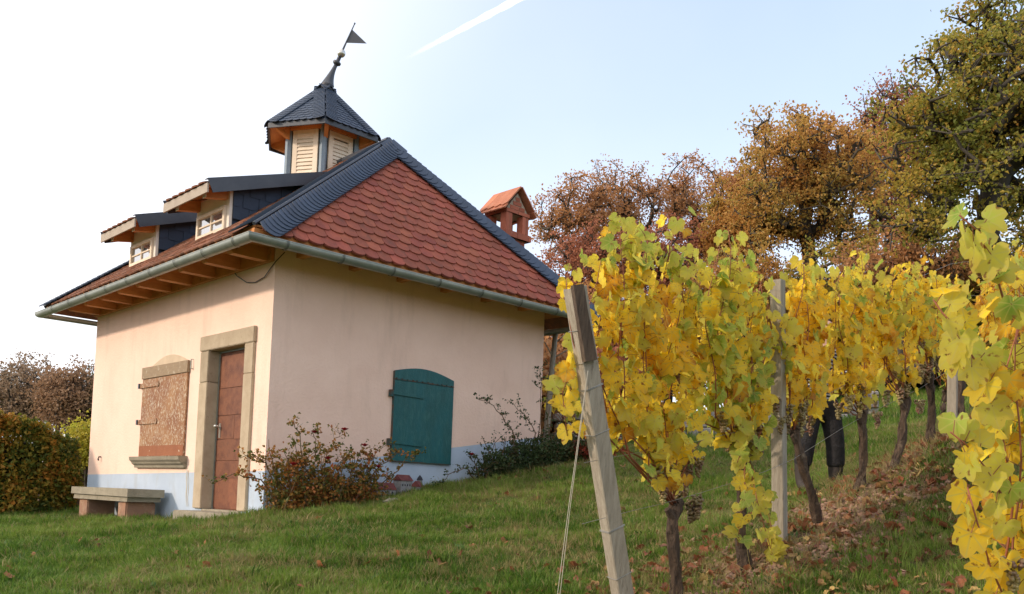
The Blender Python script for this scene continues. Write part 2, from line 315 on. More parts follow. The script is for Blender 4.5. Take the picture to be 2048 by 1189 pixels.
def ground():
    def ax(lo, hi, fine, far):
        a = np.arange(lo, hi, fine); o = [hi]; s = fine
        while o[-1] < far: s *= 1.22; o.append(o[-1]+s)
        q = [lo]; s = fine
        while q[-1] > -far: s *= 1.22; q.append(q[-1]-s)
        return np.r_[np.array(q[1:])[::-1], a, np.array(o)]
    xs = ax(-5, 9, .07, 600); ys = ax(-9.3, 5.5, .08, 600)
    X, Y = np.meshgrid(xs, ys, indexing='ij'); Z = T(X, Y)
    near = np.clip(1-np.maximum(0, np.hypot(X-1, Y+2)-12)/10, 0, 1)
    Z += lumps(X, Y)*near
    berm = np.exp(-((Y+5.95)/.45)**2)*(X > -2)*(X < 12)
    Z += berm*(.018*np.sin(X*23+Y*9)*np.sin(Y*31-X*7)+.012*np.sin(X*41)*np.sin(Y*47+X*13))
    nx, ny = X.shape; idx = np.arange(nx*ny).reshape(nx, ny)
    Fc = np.stack([idx[:-1, :-1], idx[1:, :-1], idx[1:, 1:], idx[:-1, 1:]], -1).reshape(-1, 4)
    m = bpy.data.materials.new('turf_and_soil'); m.use_nodes = True; nt = m.node_tree; N = nt.nodes; L = nt.links; b = N['Principled BSDF']
    b.inputs['Roughness'].default_value = .95; b.inputs['Specular IOR Level'].default_value = .1
    ge = N.new('ShaderNodeNewGeometry'); pos = ge.outputs['Position']
    def nz(sc, lo, hi, d=6):
        n = N.new('ShaderNodeTexNoise'); n.inputs['Scale'].default_value = sc; n.inputs['Detail'].default_value = d; L.new(pos, n.inputs['Vector'])
        r = N.new('ShaderNodeMapRange'); r.inputs[1].default_value = lo; r.inputs[2].default_value = hi; L.new(n.outputs['Fac'], r.inputs[0]); return r.outputs[0]
    def mix(f, a, c):
        q = N.new('ShaderNodeMix'); q.data_type = 'RGBA'; L.new(f, q.inputs['Factor'])
        for k, v in (('A', a), ('B', c)):
            if isinstance(v, tuple): q.inputs[k].default_value = (*v, 1)
            else: L.new(v, q.inputs[k])
        return q.outputs['Result']
    grass = mix(nz(2.2, .4, .62), (.045, .085, .015), (.10, .12, .03))
    grass = mix(nz(9, .5, .7), grass, (.13, .09, .045))
    sl = mix(nz(30, .35, .65), (.20, .115, .075), (.095, .055, .036))
    sl = mix(nz(75, .55, .66), sl, (.36, .25, .18))
    sx = N.new('ShaderNodeSeparateXYZ'); L.new(pos, sx.inputs[0])
    a1 = N.new('ShaderNodeMath'); a1.operation = 'ADD'; a1.inputs[1].default_value = 6.05; L.new(sx.outputs['Y'], a1.inputs[0])
    a2 = N.new('ShaderNodeMath'); a2.operation = 'ABSOLUTE'; L.new(a1.outputs[0], a2.inputs[0])
    a3 = N.new('ShaderNodeMath'); a3.operation = 'MULTIPLY_ADD'; a3.inputs[1].default_value = -.55; L.new(nz(2.5, .3, .7), a3.inputs[0]); L.new(a2.outputs[0], a3.inputs[2])
    r = N.new('ShaderNodeMapRange'); r.inputs[1].default_value = .12; r.inputs[2].default_value = .45; r.inputs[3].default_value = 1; r.inputs[4].default_value = 0; L.new(a3.outputs[0], r.inputs[0])
    rx = N.new('ShaderNodeMapRange'); rx.inputs[1].default_value = -1.4; rx.inputs[2].default_value = 0.4; L.new(sx.outputs['X'], rx.inputs[0])
    mm = N.new('ShaderNodeMath'); mm.operation = 'MULTIPLY'; L.new(r.outputs[0], mm.inputs[0]); L.new(rx.outputs[0], mm.inputs[1])
    L.new(mix(mm.outputs[0], grass, sl), b.inputs['Base Color'])
    bp = N.new('ShaderNodeBump'); bp.inputs['Strength'].default_value = .8; bp.inputs['Distance'].default_value = .03; n = N.new('ShaderNodeTexNoise'); n.inputs['Scale'].default_value = 45; n.inputs['Detail'].default_value = 6
    L.new(pos, n.inputs['Vector']); L.new(n.outputs['Fac'], bp.inputs['Height']); L.new(bp.outputs[0], b.inputs['Normal'])
    o = obj('ground', np.stack([X, Y, Z], -1).reshape(-1, 3), Fc, m, smooth=True)
    tag(o, 'grassy slope rising to the right with bare soil under the vines', kind='structure')
ground()

# ------------------------------------------------------------------ house
LA, LB, H = 5.50, 4.42, 3.0
OV = .60; ZE = 2.95; APZ = 5.126; VA = 1.0
house = thing('cottage', 'small pink plastered vineyard house with red tiled roof and little belfry', 'house', (LB/2, LA/2, -.3))
DY0, DY1, DZ = .56, 1.49, 1.965
def zb(face, s): return .47+.159*s if face == 'B' else .47-.0145*s
def walls():
    pk, bl = MB(), MB()
    zbot = -.9
    # face A (x=0), strips along y with door opening
    def qa(mb, y0, y1, z0a, z0b, z1a, z1b): mb.add([(0, y1, z0b), (0, y0, z0a), (0, y0, z1a), (0, y1, z1b)], [(0, 1, 2, 3)])
    for y0, y1, door in ((0, DY0, 0), (DY0, DY1, 1), (DY1, LA, 0)):
        if door: qa(pk, y0, y1, DZ, DZ, H+.25, H+.25); qa(bl, y0, y1, zbot, zbot, -.03, -.03)
        else:
            a, b = zb('A', y0), zb('A', y1); qa(pk, y0, y1, a, b, H+.25, H+.25); qa(bl, y0, y1, zbot, zbot, a, b)
    bl.add([(0, DY0, -.03), (.26, DY0, -.03), (.26, DY1, -.03), (0, DY1, -.03)], [(3, 2, 1, 0)])
    # face B (y=0)
    b0, b1 = zb('B', 0), zb('B', LB)
    pk.add([(0, 0, b0), (LB, 0, b1), (LB, 0, H+.25), (0, 0, H+.25)], [(0, 1, 2, 3)])
    bl.add([(0, 0, zbot), (LB, 0, zbot), (LB, 0, b1), (0, 0, b0)], [(0, 1, 2, 3)])
    # right end and back
    pk.add([(LB, 0, b1), (LB, LA, b1), (LB, LA, H+.25), (LB, 0, H+.25)], [(0, 1, 2, 3)])
    bl.add([(LB, 0, zbot), (LB, LA, zbot), (LB, LA, b1), (LB, 0, b1)], [(0, 1, 2, 3)])
    a = zb('A', LA)
    pk.add([(0, LA, a), (LB, LA, b1), (LB, LA, H+.25), (0, LA, H+.25)], [(3, 2, 1, 0)])
    bl.add([(0, LA, zbot), (LB, LA, zbot), (LB, LA, b1), (0, LA, a)], [(3, 2, 1, 0)])
    pk.build('wall', plaster, house, label='pink plastered wall'); bl.build('plinth_band', bluep, house, label='pale blue painted base of the wall')
walls()

# roof frames
e00 = Vector((-OV, -OV, ZE)); e10 = Vector((LB+OV, -OV, ZE)); e01 = Vector((-OV, LA+OV, ZE)); e11 = Vector((LB+OV, LA+OV, ZE))
ap0 = Vector((LB/2, VA, APZ)); ap1 = Vector((LB/2, LA-VA, APZ))
SA = (APZ-ZE)/(LB/2+OV); SB = (APZ-ZE)/(VA+OV)
under = MB()
def slab(mb, pts, th):
    n = (pts[1]-pts[0]).cross(pts[2]-pts[0]).normalized(); 
    if n.z < 0: n = -n
    mb.prism([p-n*.05 for p in pts], -n*th)
for pts in ((e00, e10, ap0), (e01, e00, ap0, ap1), (e10, e11, ap1, ap0), (e11, e01, ap1)):
    slab(under, list(pts), .02)
under.build('roof_boarding', tileold, house)
nB = Vector((0, -SB, 1)).normalized(); upB = Vector((0, 1, SB)).normalized()
nA = Vector((-SA, 0, 1)).normalized(); upA = Vector((1, 0, SA)).normalized()

def plate_mesh(name, outline, th, mt):
    """flat piece in local xy, thickness along z"""
    n = len(outline); V = [(x, y, 0) for x, y in outline]+[(x, y, th) for x, y in outline]
    Fc = [tuple(range(n))[::-1], tuple(range(n, 2*n))]+[(i, (i+1) % n, n+(i+1) % n, n+i) for i in range(n)]
    return mesh(name, V, Fc, mt)
TWD, TEX = .188, .150
arc = [(TWD*.49*math.cos(a), .055-.055*math.sin(a)) for a in np.linspace(0, math.pi, 8)]
tile_out = [(-TWD*.49, .30), (-TWD*.49, .045)][:1]+[(x, y) for x, y in arc[::-1]]+[(TWD*.49, .30)]
tile_me = plate_mesh('roof_tile', tile_out, .025, tile)
tilts = Matrix.Rotation(R(3.6), 4, 'X')
def face_tiles_B():
    run = (ap0-Vector((LB/2, -OV, ZE))).length
    j = 0; s = 0.0
    while s < run-.32:
        half = (LB/2+OV)*(1-s/run)
        off = (j % 2)*TWD/2
        x = LB/2-math.floor(half/TWD+2)*TWD+off
        while x < LB/2+half:
            edge = half-abs(x-LB/2)
            if edge > .0:
                P = Vector((x, -OV, ZE))+upB*(s-.01)
                M = frame(P+nB*(.034+random.uniform(-.002, .003)), (1, 0, 0), upB, nB) @ Matrix.Rotation(-R(5.6+random.uniform(-.6, .6)), 4, 'X') @ Matrix.Rotation(R(random.uniform(-1.6, 1.6)), 4, 'Z')
                # cut tiles along the hips
                if edge > .46: inst('roof_tile', tile_me, M, house)
                else:
                    sg = 1 if x > LB/2 else -1; kx = (LB/2+OV)/run; lim = half-abs(x-LB/2)-.05
                    poly = [(px, py) for px, py in tile_out]; res = []
                    f = lambda p: lim-p[0]*sg-p[1]*kx
                    for i, p in enumerate(poly):
                        q = poly[(i+1) % len(poly)]; a_, b_ = f(p), f(q)
                        if a_ >= 0: res.append(p)
                        if a_*b_ < 0: t_ = a_/(a_-b_); res.append((p[0]+(q[0]-p[0])*t_, p[1]+(q[1]-p[1])*t_))
                    if len(res) > 2: inst('roof_tile', plate_mesh('roof_tile', res, .025, tile), M, house)
            x += TWD
        s += TEX; j += 1
face_tiles_B()
def face_tiles_A():
    run = (LB/2+OV)*math.sqrt(1+SA*SA); V, Fc = [], []
    s, j = 0.0, 0; o = [(x, y) for x, y in arc[::-1]]; out = [(-TWD*.49, .30)]+o+[(TWD*.49, .30)]; n = len(out)
    while s < run-.1:
        y0 = -OV+s/run*(VA+OV); y1 = LA+OV-s/run*(VA+OV); y = y0+.42+(j % 2)*TWD/2
        while y < y1-.2:
            P = Vector((-OV, y, ZE))+upA*(s-.01)+nA*(.04+random.uniform(-.004, .006)); b = len(V)
            M = frame(P, (0, -1, 0), upA, nA) @ Matrix.Rotation(-R(3.6+random.uniform(-1.2, 1.2)), 4, 'X')
            V += [M @ Vector((px, py, 0)) for px, py in out]+[M @ Vector((px, py, .018)) for px, py in out]
            Fc += [tuple(b+i for i in range(n))[::-1], tuple(b+n+i for i in range(n))]+[(b+i, b+(i+1) % n, b+n+(i+1) % n, b+n+i) for i in range(n)]
            y += TWD
        s += TEX; j += 1
    o = obj('small_roof_tiles', V, Fc, tileold, house); tag(o, 'weathered brown tiles on the door side of the roof', kind='stuff')
face_tiles_A()
# slate strips along the hips
hs_out = [(-.02, .05), (.07, .004), (.18, -.022), (.28, -.018), (.37, .012), (.415, .07), (.425, .18), (-.02, .18)]
slate_me = plate_mesh('hip_slate', [(x*.56, y) for x, y in hs_out], .010, slate)
slate_me2 = plate_mesh('hip_slate', [(-x*.72, y) for x, y in hs_out][::-1], .010, slate)
slA = plate_mesh('hip_slate', [(x*.9, y) for x, y in hs_out], .010, slate)
slA2 = plate_mesh('hip_slate', [(-x*.9, y) for x, y in hs_out][::-1], .010, slate)
def strip(p0, p1, n, inward, me_r, step=.082, start=0.0):
    h = (p1-p0).normalized(); q = n.cross(h).normalized(); me = me_r[0]
    if q.dot(inward) < 0: q = -q
    Ln = (p1-p0).length; s = start
    while s < Ln-.06:
        P = p0+h*s+n*.092
        # local x = q (inward); keep a right handed frame
        if q.cross(h).dot(n) > 0: M = frame(P, q, h, n); me = me_r[0]
        else: M = frame(P, -q, h, n); me = me_r[1]
        M = M @ Matrix.Rotation(-R(6+random.uniform(-.9, .9)), 4, 'X')
        inst('hip_slate', me, M, house); s += step
strip(e00, ap0, nB, Vector((1, 0, 0)), (slate_me, slate_me2), start=.03)
strip(e10, ap0, nB, Vector((-1, 0, 0)), (slate_me, slate_me2), .088)
strip(e00, ap0, nA, Vector((0, 1, 0)), (slA, slA2), .082, .05)
strip(e01, ap1, nA, Vector((0, -1, 0)), (slA, slA2), .088)
rc = MB(); rc.tube([e00+Vector((0, 0, .085)), ap0+Vector((0, 0, .085))], .022, 6); rc.tube([e10+Vector((0, 0, .03)), ap0+Vector((0, 0, .05))], .045, 6); rc.tube([ap0+Vector((0, 0, .05)), ap1+Vector((0, 0, .05))], .06, 8); rc.tube([ap0+Vector((0, 0, .055)), ap0+Vector((0, .12, .055))], .07, 8)
rc.tube([e01+Vector((0, 0, .04)), ap1+Vector((0, 0, .05))], .04, 6)
rc.build('ridge_cap', metal_dark, house)

# gutters
def gutter():
    prof = [(.045-.07*math.cos(a)*-1, -.07*math.sin(a)) for a in np.linspace(0, math.pi, 10)]  # (outward offset, z)
    prof = [(.115, .004), (.118, .012), (.112, .014)]+[(.045+.068*math.cos(a), -.068*math.sin(a)) for a in np.linspace(0, math.pi, 11)]
    def corner(cx, cy, off): return (cx[0]+cx[1]*off, cy[0]+cy[1]*off)
    cs = [((0, -1), (0, -1)), ((LB, 1), (0, -1)), ((LB, 1), (LA, 1)), ((0, -1), (LA, 1))]
    for i in range(4):
        a, b = cs[i], cs[(i+1) % 4]; mb = MB(); V = []
        for th in (0, .006):
            for c in (a, b):
                for off, z in prof:
                    oo = .598+off-(th if off > .045 else -th); V.append((c[0][0]+c[0][1]*oo, c[1][0]+c[1][1]*oo, 2.895+z+th*.6))
        n = len(prof); Fc = []
        for k in range(n-1):
            Fc.append((k, k+1, n+k+1, n+k)); Fc.append((2*n+k+1, 2*n+k, 3*n+k, 3*n+k+1))
        mb.add(V, Fc); mb.build('gutter', zinc, house, smooth=True)
    # joints / brackets
    def band(p, d, out):
        mb = MB(); V = []
        pr = [(.045+.079*math.cos(a), -.079*math.sin(a)) for a in np.linspace(-.15, math.pi, 12)]
        for s in (-.011, .011):
            for off, z in pr: V.append(Vector(p)+Vector(d)*s+Vector(out)*(off)+Vector((0, 0, z)))
        n = len(pr); mb.add(V, [(k, k+1, n+k+1, n+k) for k in range(n-1)])
        mb.build('gutter_bracket', zincd, house, smooth=True)
    for k in range(9): band((-.598, -.35+k*.72, 2.895), (0, 1, 0), (-1, 0, 0))
    for k in range(8): band((-.25+k*.70, -.598, 2.895), (1, 0, 0), (0, -1, 0))
gutter()
# soffit, rafter tails
sf = MB()
sf.box((-.56, -.56, 3.02), (-.002, LA+.56, 3.045)); sf.box((-.002, -.56, 3.021), (LB+.56, -.002, 3.046)); sf.box((LB+.002, -.002, 3.02), (LB+.56, LA+.56, 3.045)); sf.box((-.002, LA+.002, 3.021), (LB+.002, LA+.56, 3.046))
sf.build('soffit', wood, house)
fs = MB(); fs.box((-.585, -.585, 2.90), (-.56, LA+.585, 3.0)); fs.box((-.56, -.585, 2.90), (LB+.585, -.56, 3.0)); fs.box((LB+.56, -.56, 2.90), (LB+.585, LA+.585, 3.0))
fs.build('fascia_board', wood, house)
raft = mesh('rafter_tail', *(lambda m: (m.V, m.F))(MB().prism([(-.55, 0, .02), (0, 0, .02), (0, 0, -.13), (-.46, 0, -.13), (-.55, 0, -.05)], (0, .11, 0))), wood)
for k in range(9): inst('rafter_tail', raft, Matrix.Translation((0, .10+k*.645, 3.0)), house)
for k in range(6): inst('rafter_tail', raft, Matrix.Translation((.35+k*.72, .0, 3.006)) @ Matrix.Rotation(R(90), 4, 'Z') @ Matrix.Diagonal((1.02, .8, .42, 1)), house)
MB().box((-.05, .02, 2.86), (-.003, LA-.02, 3.019)).build('wall_plate', wood, house)

# ---- door surround (stones), door
def stone(name, a, b, parent, mt, bev=.008, jit=.003):
    return MB().box(a, b).build(name, mt, parent, bevel=bev, jitter=jit)
sur = thing('x', 'x', 'x', (0, 0, 0)); bpy.data.objects.remove(sur)
stone('jamb_stone', (-.035, DY1, .0), (.259, 1.715, 1.57), house, sandstone); stone('jamb_stone', (-.033, DY1+.002, 1.574), (.259, 1.712, DZ), house, sandstone)
stone('jamb_stone', (-.035, .345, .0), (.259, DY0, 1.60), house, sandstone); stone('jamb_stone', (-.033, .347, 1.604), (.259, DY0-.002, DZ), house, sandstone)
stone('lintel_stone', (-.04, .335, DZ+.003), (.259, 1.725, 2.155), house, sandstone)
stone('doorstep', (-.40, .02, -.25), (-.004, 1.44, -.022), house, graystone, .012)
MB().box((-.003, .50, -.06), (.30, 1.52, -.004)).build('threshold', graystone, house)
door = MB().box((.125, DY0+.001, -.003), (.165, DY1-.03, DZ-.02)).build('door', rust, house, label='rusty brown sheet metal door with patched plates')
MB().box((.11, DY1-.032, -.003), (.16, DY1-.008, DZ-.005)).build('door_frame_strip', zinc, house); MB().box((.11, DY0, DZ-.02), (.16, DY1-.032, DZ-.003)).build('door_frame_strip', zinc, house)
yy0, yy1 = DY0+.005, DY1-.036
for (ya, yb, za, zc) in ((yy0, yy1, 1.50, 1.93), (yy0, yy1, 1.16, 1.49), (yy0, yy0+.44, .86, 1.15), (yy0, yy1, .60, .85), (yy0, yy1, .385, .59), (yy0, yy0+.50, .01, .38), (yy0+.51, yy1, .01, .37), (yy0+.45, yy1, .865, 1.15)):
    MB().box((.117+random.uniform(-.002, .002), ya, za), (.1245, yb, zc)).build('metal_panel', rust, door, jitter=.0015)
hd = MB(); hd.tube([(.125, DY1-.11, 1.02), (.075, DY1-.11, 1.02)], .012, 8); hd.lathe([(.001, -.02), (.02, -.015), (.026, 0), (.02, .016), (.001, .02)], Matrix.Translation((.06, DY1-.11, 1.02))); hd.box((.112, DY1-.135, .88), (.1165, DY1-.09, 1.06))
hd.build('door_handle', silver, door)

# ---- metal shutter on the door side
sh = MB().box((-.030, 2.07, .655), (-.006, 3.49, 1.735)).build('window_shutter', flake, house, label='rusty shutter with flaking white paint')
MB().box((-.033, 2.072, .66), (-.0305, 3.488, .80)).build('metal_panel', flake_lo, sh)
MB().box((-.047, 2.055, 1.738), (-.004, 3.495, 1.895)).build('top_board', barwood, sh, jitter=.004)
for z in (1.645, 1.135):
    h = MB(); h.box((-.046, 2.97, z-.032), (-.0345, 3.56, z+.032)); h.lathe([(.042, -.005), (.042, .006)], frame((-.038, 2.97, z), (0, 1, 0), (0, 0, 1), (1, 0, 0)), 10)
    h.build('hinge_strap', flake, sh); MB().box((-.06, 3.545, z-.035), (-.004, 3.585, z+.035)).build('hinge_pin', metal_dark, sh)
MB().tube([(-.004, 1.98, 1.90), (-.03, 1.98, 1.90), (-.03, 1.975, 1.78), (-.004, 1.975, 1.775)], .007, 6).build('shutter_hook', zinc, sh)
ar = [(0, 2.10+1.17*i/14, 1.896+.125*math.sin(math.pi*i/14)) for i in range(15)]
MB().prism([(-.004, y, z) for _, y, z in ar][::-1]+[], (-.010, 0, 0)).build('window_arch', mat('arch_render', (.60, .48, .34), (.52, .41, .29), 5, .9, .3, 50), house, label='pale rendered arch above the rusty shutter')
sill = MB(); prof = [(-.004, .50), (-.045, .50), (-.05, .535), (-.085, .555), (-.09, .575), (-.12, .60), (-.125, .648), (-.004, .652)]
sill.prism([(x, 1.99, z) for x, z in prof], (0, 1.60, 0)); sill.build('window_sill', graystone, house, jitter=.003, bevel=.004)
# ---- teal shutter on the long side
pts = [(1.725, .682), (2.70, .682), (2.70, 1.795)]+[(2.70-.975*i/12, 1.795+.026*i/12+.082*math.sin(math.pi*i/12)) for i in range(1, 13)]
ts = MB().prism([(x, -.030, z) for x, z in pts], (0, .024, 0)).build('window_shutter', teal, house, label='teal painted metal shutter with arched top')
MB().box((1.727, -.038, 1.705), (2.698, -.0305, 1.72)).build('cross_rib', tealdark, ts)
for k in range(12): MB().lathe([(.011, -.005), (.008, .006)], frame((1.75+k*.083+random.uniform(-.01, .01), -.040, 1.722+random.uniform(-.004, .004)), (1, 0, 0), (0, 0, 1), (0, -1, 0)), 7).build('rivet', tealdark, ts)
MB().prism([(1.715, -.03, .675), (1.726, -.03, .675), (1.726, -.03, 1.815), (1.715, -.03, 1.815)], (0, .026, 0)).build('edge_strip', tealdark, ts)
MB().box((1.727, -.034, .672), (2.70, -.004, .681)).build('edge_strip', tealdark, ts)
for z, dz in ((1.535, -.012), (.92, -.02)):
    MB().prism([(1.66, -.046, z+.028), (2.19, -.046, z+.022+dz), (2.19, -.046, z-.02+dz), (1.66, -.046, z-.02)], (0, .012, 0)).build('hinge_strap', teal, ts)
    MB().box((1.655, -.052, z-.05), (1.70, -.004, z+.035)).build('hinge_pin', tealdark, ts)
# hook, cable
MB().tube([(-.002, 4.98, .66), (-.035, 4.98, .66), (-.045, 4.98, .63), (-.035, 4.98, .605)], .012, 6).build('wall_hook', metal_dark, house)
MB().tube([(-.03, 1.02, 2.95), (-.02, .88, 2.82), (-.02, .62, 2.70), (-.02, .42, 2.67), (-.02, .2, 2.70), (-.02, .04, 2.80), (-.012, -.012, 2.84), (.10, -.02, 2.98)], .006, 5).build('hanging_cable', metal_dark, house)
# rust runs on the plinth
rs = mat('rust_run', (.45, .36, .22), (.47, .50, .50), 8, .9, 0, stretch=(3, 3, .7))
for y, wd in ((1.99, .016), (1.945, .010)):
    P = [(0, y+.008*math.sin(i*1.1+y*9)-i*.004, .47-i*.042) for i in range(12)]
    MB().add([(-.003, p[1]-wd*(1-i*.04), p[2]) for i, p in enumerate(P)]+[(-.003, p[1]+wd*(1-i*.04), p[2]) for i, p in enumerate(P)], [(i, i+1, 13+i, 12+i) for i in range(11)]).build('rust_stain', rs, house)

# ---- dormers
bargew = mat('grey_fascia_wood', (.42, .36, .29), (.36, .30, .24), 6, .8, .2, 30)
def dormer(yc):
    d = thing('dormer', '', 'x', (0, yc, 3.4)); del d['label']; del d['category']; d.parent = house; d.location = Vector((0, yc, 3.4))-org(house); ORG[d.name] = Vector((0, yc, 3.4))
    xf = .05; w2 = .46; zt = 3.98; zp = lambda x: ZE+.05+SA*(x+OV)
    zbse = zp(xf)-.01
    slope = .33; ztop = lambda x: 3.97+slope*(x+.30)   # roof top surface
    # front face board frame
    f = MB(); f.box((xf, yc-w2, zbse), (xf+.04, yc-w2+.07, ztop(xf)-.07)); f.box((xf, yc+w2-.05, zbse), (xf+.04, yc+w2, ztop(xf)-.07)); f.box((xf+.002, yc-w2+.07, 3.80), (xf+.04, yc+w2-.05, ztop(xf)-.08)); f.box((xf+.002, yc-w2+.07, zbse), (xf+.04, yc+w2-.05, 3.485))
    f.build('front_board', cream, d)
    # window frame
    y0, y1, z0, z1 = yc-.385, yc+.405, 3.49, 3.80; fr = MB(); x0, x1 = xf-.03, xf+.02
    fr.box((x0, y0, z0), (x1, y0+.05, z1)); fr.box((x0, y1-.05, z0), (x1, y1, z1)); fr.box((x0, y0+.05, z0), (x1, y1-.05, z0+.045)); fr.box((x0, y0+.05, z1-.04), (x1, y1-.05, z1))
    fr.build('window_frame', palewood, d)
    yc2 = (y0+y1)/2; zc = (z0+z1)/2
    MB().box((x0+.012, yc2-.012, z0+.045), (x1-.01, yc2+.012, z1-.04)).build('window_bar', palewood, d)
    MB().box((x0+.014, y0+.05, zc-.009), (x1-.012, y1-.05, zc+.009)).build('window_bar', palewood, d)
    for a, b in ((y0+.05, yc2-.012), (yc2+.012, y1-.05)):
        for c, e in ((z0+.045, zc-.009), (zc+.009, z1-.04)):
            MB().box((xf-.002, a, c), (xf+.004, b, e)).build('window_pane', glass, d)
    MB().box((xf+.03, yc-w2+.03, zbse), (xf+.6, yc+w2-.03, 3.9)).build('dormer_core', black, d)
    # slate cheeks: big slates
    sl = MB()
    for sgn in (-1, 1):
        y = yc+sgn*w2; row = 0
        back = MB(); xe = (3.97+.1-.09-ZE-SA*OV)/(SA-slope)
        back.prism([(xf+.04, y-sgn*.02, zbse), (xe+.1, y-sgn*.02, zp(xe+.1)-.02), (xe, y-sgn*.02, ztop(xe)-.07), (xf+.04, y-sgn*.02, ztop(xf)-.07)], (0, -sgn*.015, 0)); back.build('cheek_board', slate, d)
        if sgn > 0: continue
        for row in range(3):
            zt_ = ztop(xf+.3)-.09-.165*(row)+.05; x = xf+.04+(-.09 if row % 2 else 0)
            while x < 1.5:
                xa, xb = max(x, xf+.042), x+.215; zl = zt_-.18
                poly = [(xa, zl+.0), (xb-.07, zl), (xb-.02, zl+.03), (xb, zl+.08), (xb, zt_+.05), (xa, zt_+.05)]
                # clip to between main roof and dormer roof
                poly = [(px, min(max(pz, zp(px)-.03), ztop(px)-.07)) for px, pz in poly]
                if xb-xa > .05 and poly[3][1] < ztop(xb)-.075 and max(p[1] for p in poly)-min(p[1] for p in poly) > .04 and abs(poly[4][1]-poly[1][1]) > .03:
                    t = .022-.0*row
                    V = [(px, y-.004-.012*(1-(pz-zl)/.25 if pz < zt_ else 0), pz) for px, pz in poly]; n = len(V)
                    V2 = [(a, b-.007, c) for a, b, c in V]
                    MB().add([Vector(v) for v in V2+V], [tuple(range(n)), tuple(range(n, 2*n))[::-1]]+[(i, n+i, n+(i+1) % n, (i+1) % n) for i in range(n)]).build('cheek_slate', slate, d)
                x += .22
    # roof slab
    ya, yb = yc-.62, yc+.66; xr = -.30; xe = (3.97+.099-ZE-.05-SA*OV)/(SA-slope)+.15
    MB().prism([(xr, ya, ztop(xr)-.045), (xe, ya, ztop(xe)-.045), (xe, ya, ztop(xe)-.02), (xr, ya, ztop(xr)-.02)], (0, yb-ya, 0)).build('roof_boarding', wood, d)
    # barge board at the front (pale) and dark metal verge at the sides
    MB().prism([(xr-.022, ya+.01, ztop(xr)-.135), (xr-.022, ya+.01, ztop(xr)-.02), (xr-.022, yb, ztop(xr)-.02), (xr-.022, yb, ztop(xr)-.135)], (.02, 0, 0)).build('barge_board', bargew, d)
    for y in (ya-.012, yb):
        MB().prism([(xr-.03, y, ztop(xr)-.02+.045), (xe, y, ztop(xe)+.03), (xe, y, ztop(xe)-.12), (xr+.045, y, ztop(xr)-.13)], (0, .012, 0)).build('metal_verge', metal_dark, d)
    MB().prism([(xr-.03, ya-.012, ztop(xr)+.026), (xe, ya-.012, ztop(xe)+.031), (xe, ya+.08, ztop(xe)+.031), (xr-.03, ya+.08, ztop(xr)+.026)], (0, 0, .006)).build('metal_verge', metal_dark, d)
    # tiles of the small roof
    nn = Vector((-slope, 0, 1)).normalized(); uu = Vector((1, 0, slope)).normalized()
    for r in range(3):
        y = ya+.16+(r % 2)*.1
        while y < yb:
            M = frame(Vector((xr-.05, y, ztop(xr-.05)-.01))+uu*(r*TEX)+nn*.012, (0, -1, 0), uu, nn) @ Matrix.Rotation(-R(4), 4, 'X')
            inst('dormer_tile', tileold_me, M, d); y += TWD
    # beams carrying the overhang
    for y in (yc-.42, yc+.36):
        zz = ztop(xf)-.045
        MB().prism([(xf+.0, y, zz-.16), (xf, y, zz-.005), (xr+.06, y, ztop(xr+.06)-.05), (xr+.06, y, zz-.21)], (0, .085, 0)).build('beam', wood, d)
        MB().box((xr+.052, y-.002, zz-.212), (xr+.0585, y+.087, ztop(xr+.06)-.052)).build('beam_end', cream, d)
    return d
tileold_me = plate_mesh('dormer_tile', [(-TWD*.49, .30)]+[(x, y) for x, y in arc[::-1]]+[(TWD*.49, .30)], .018, tileold)
dormer(1.77); dormer(3.99)

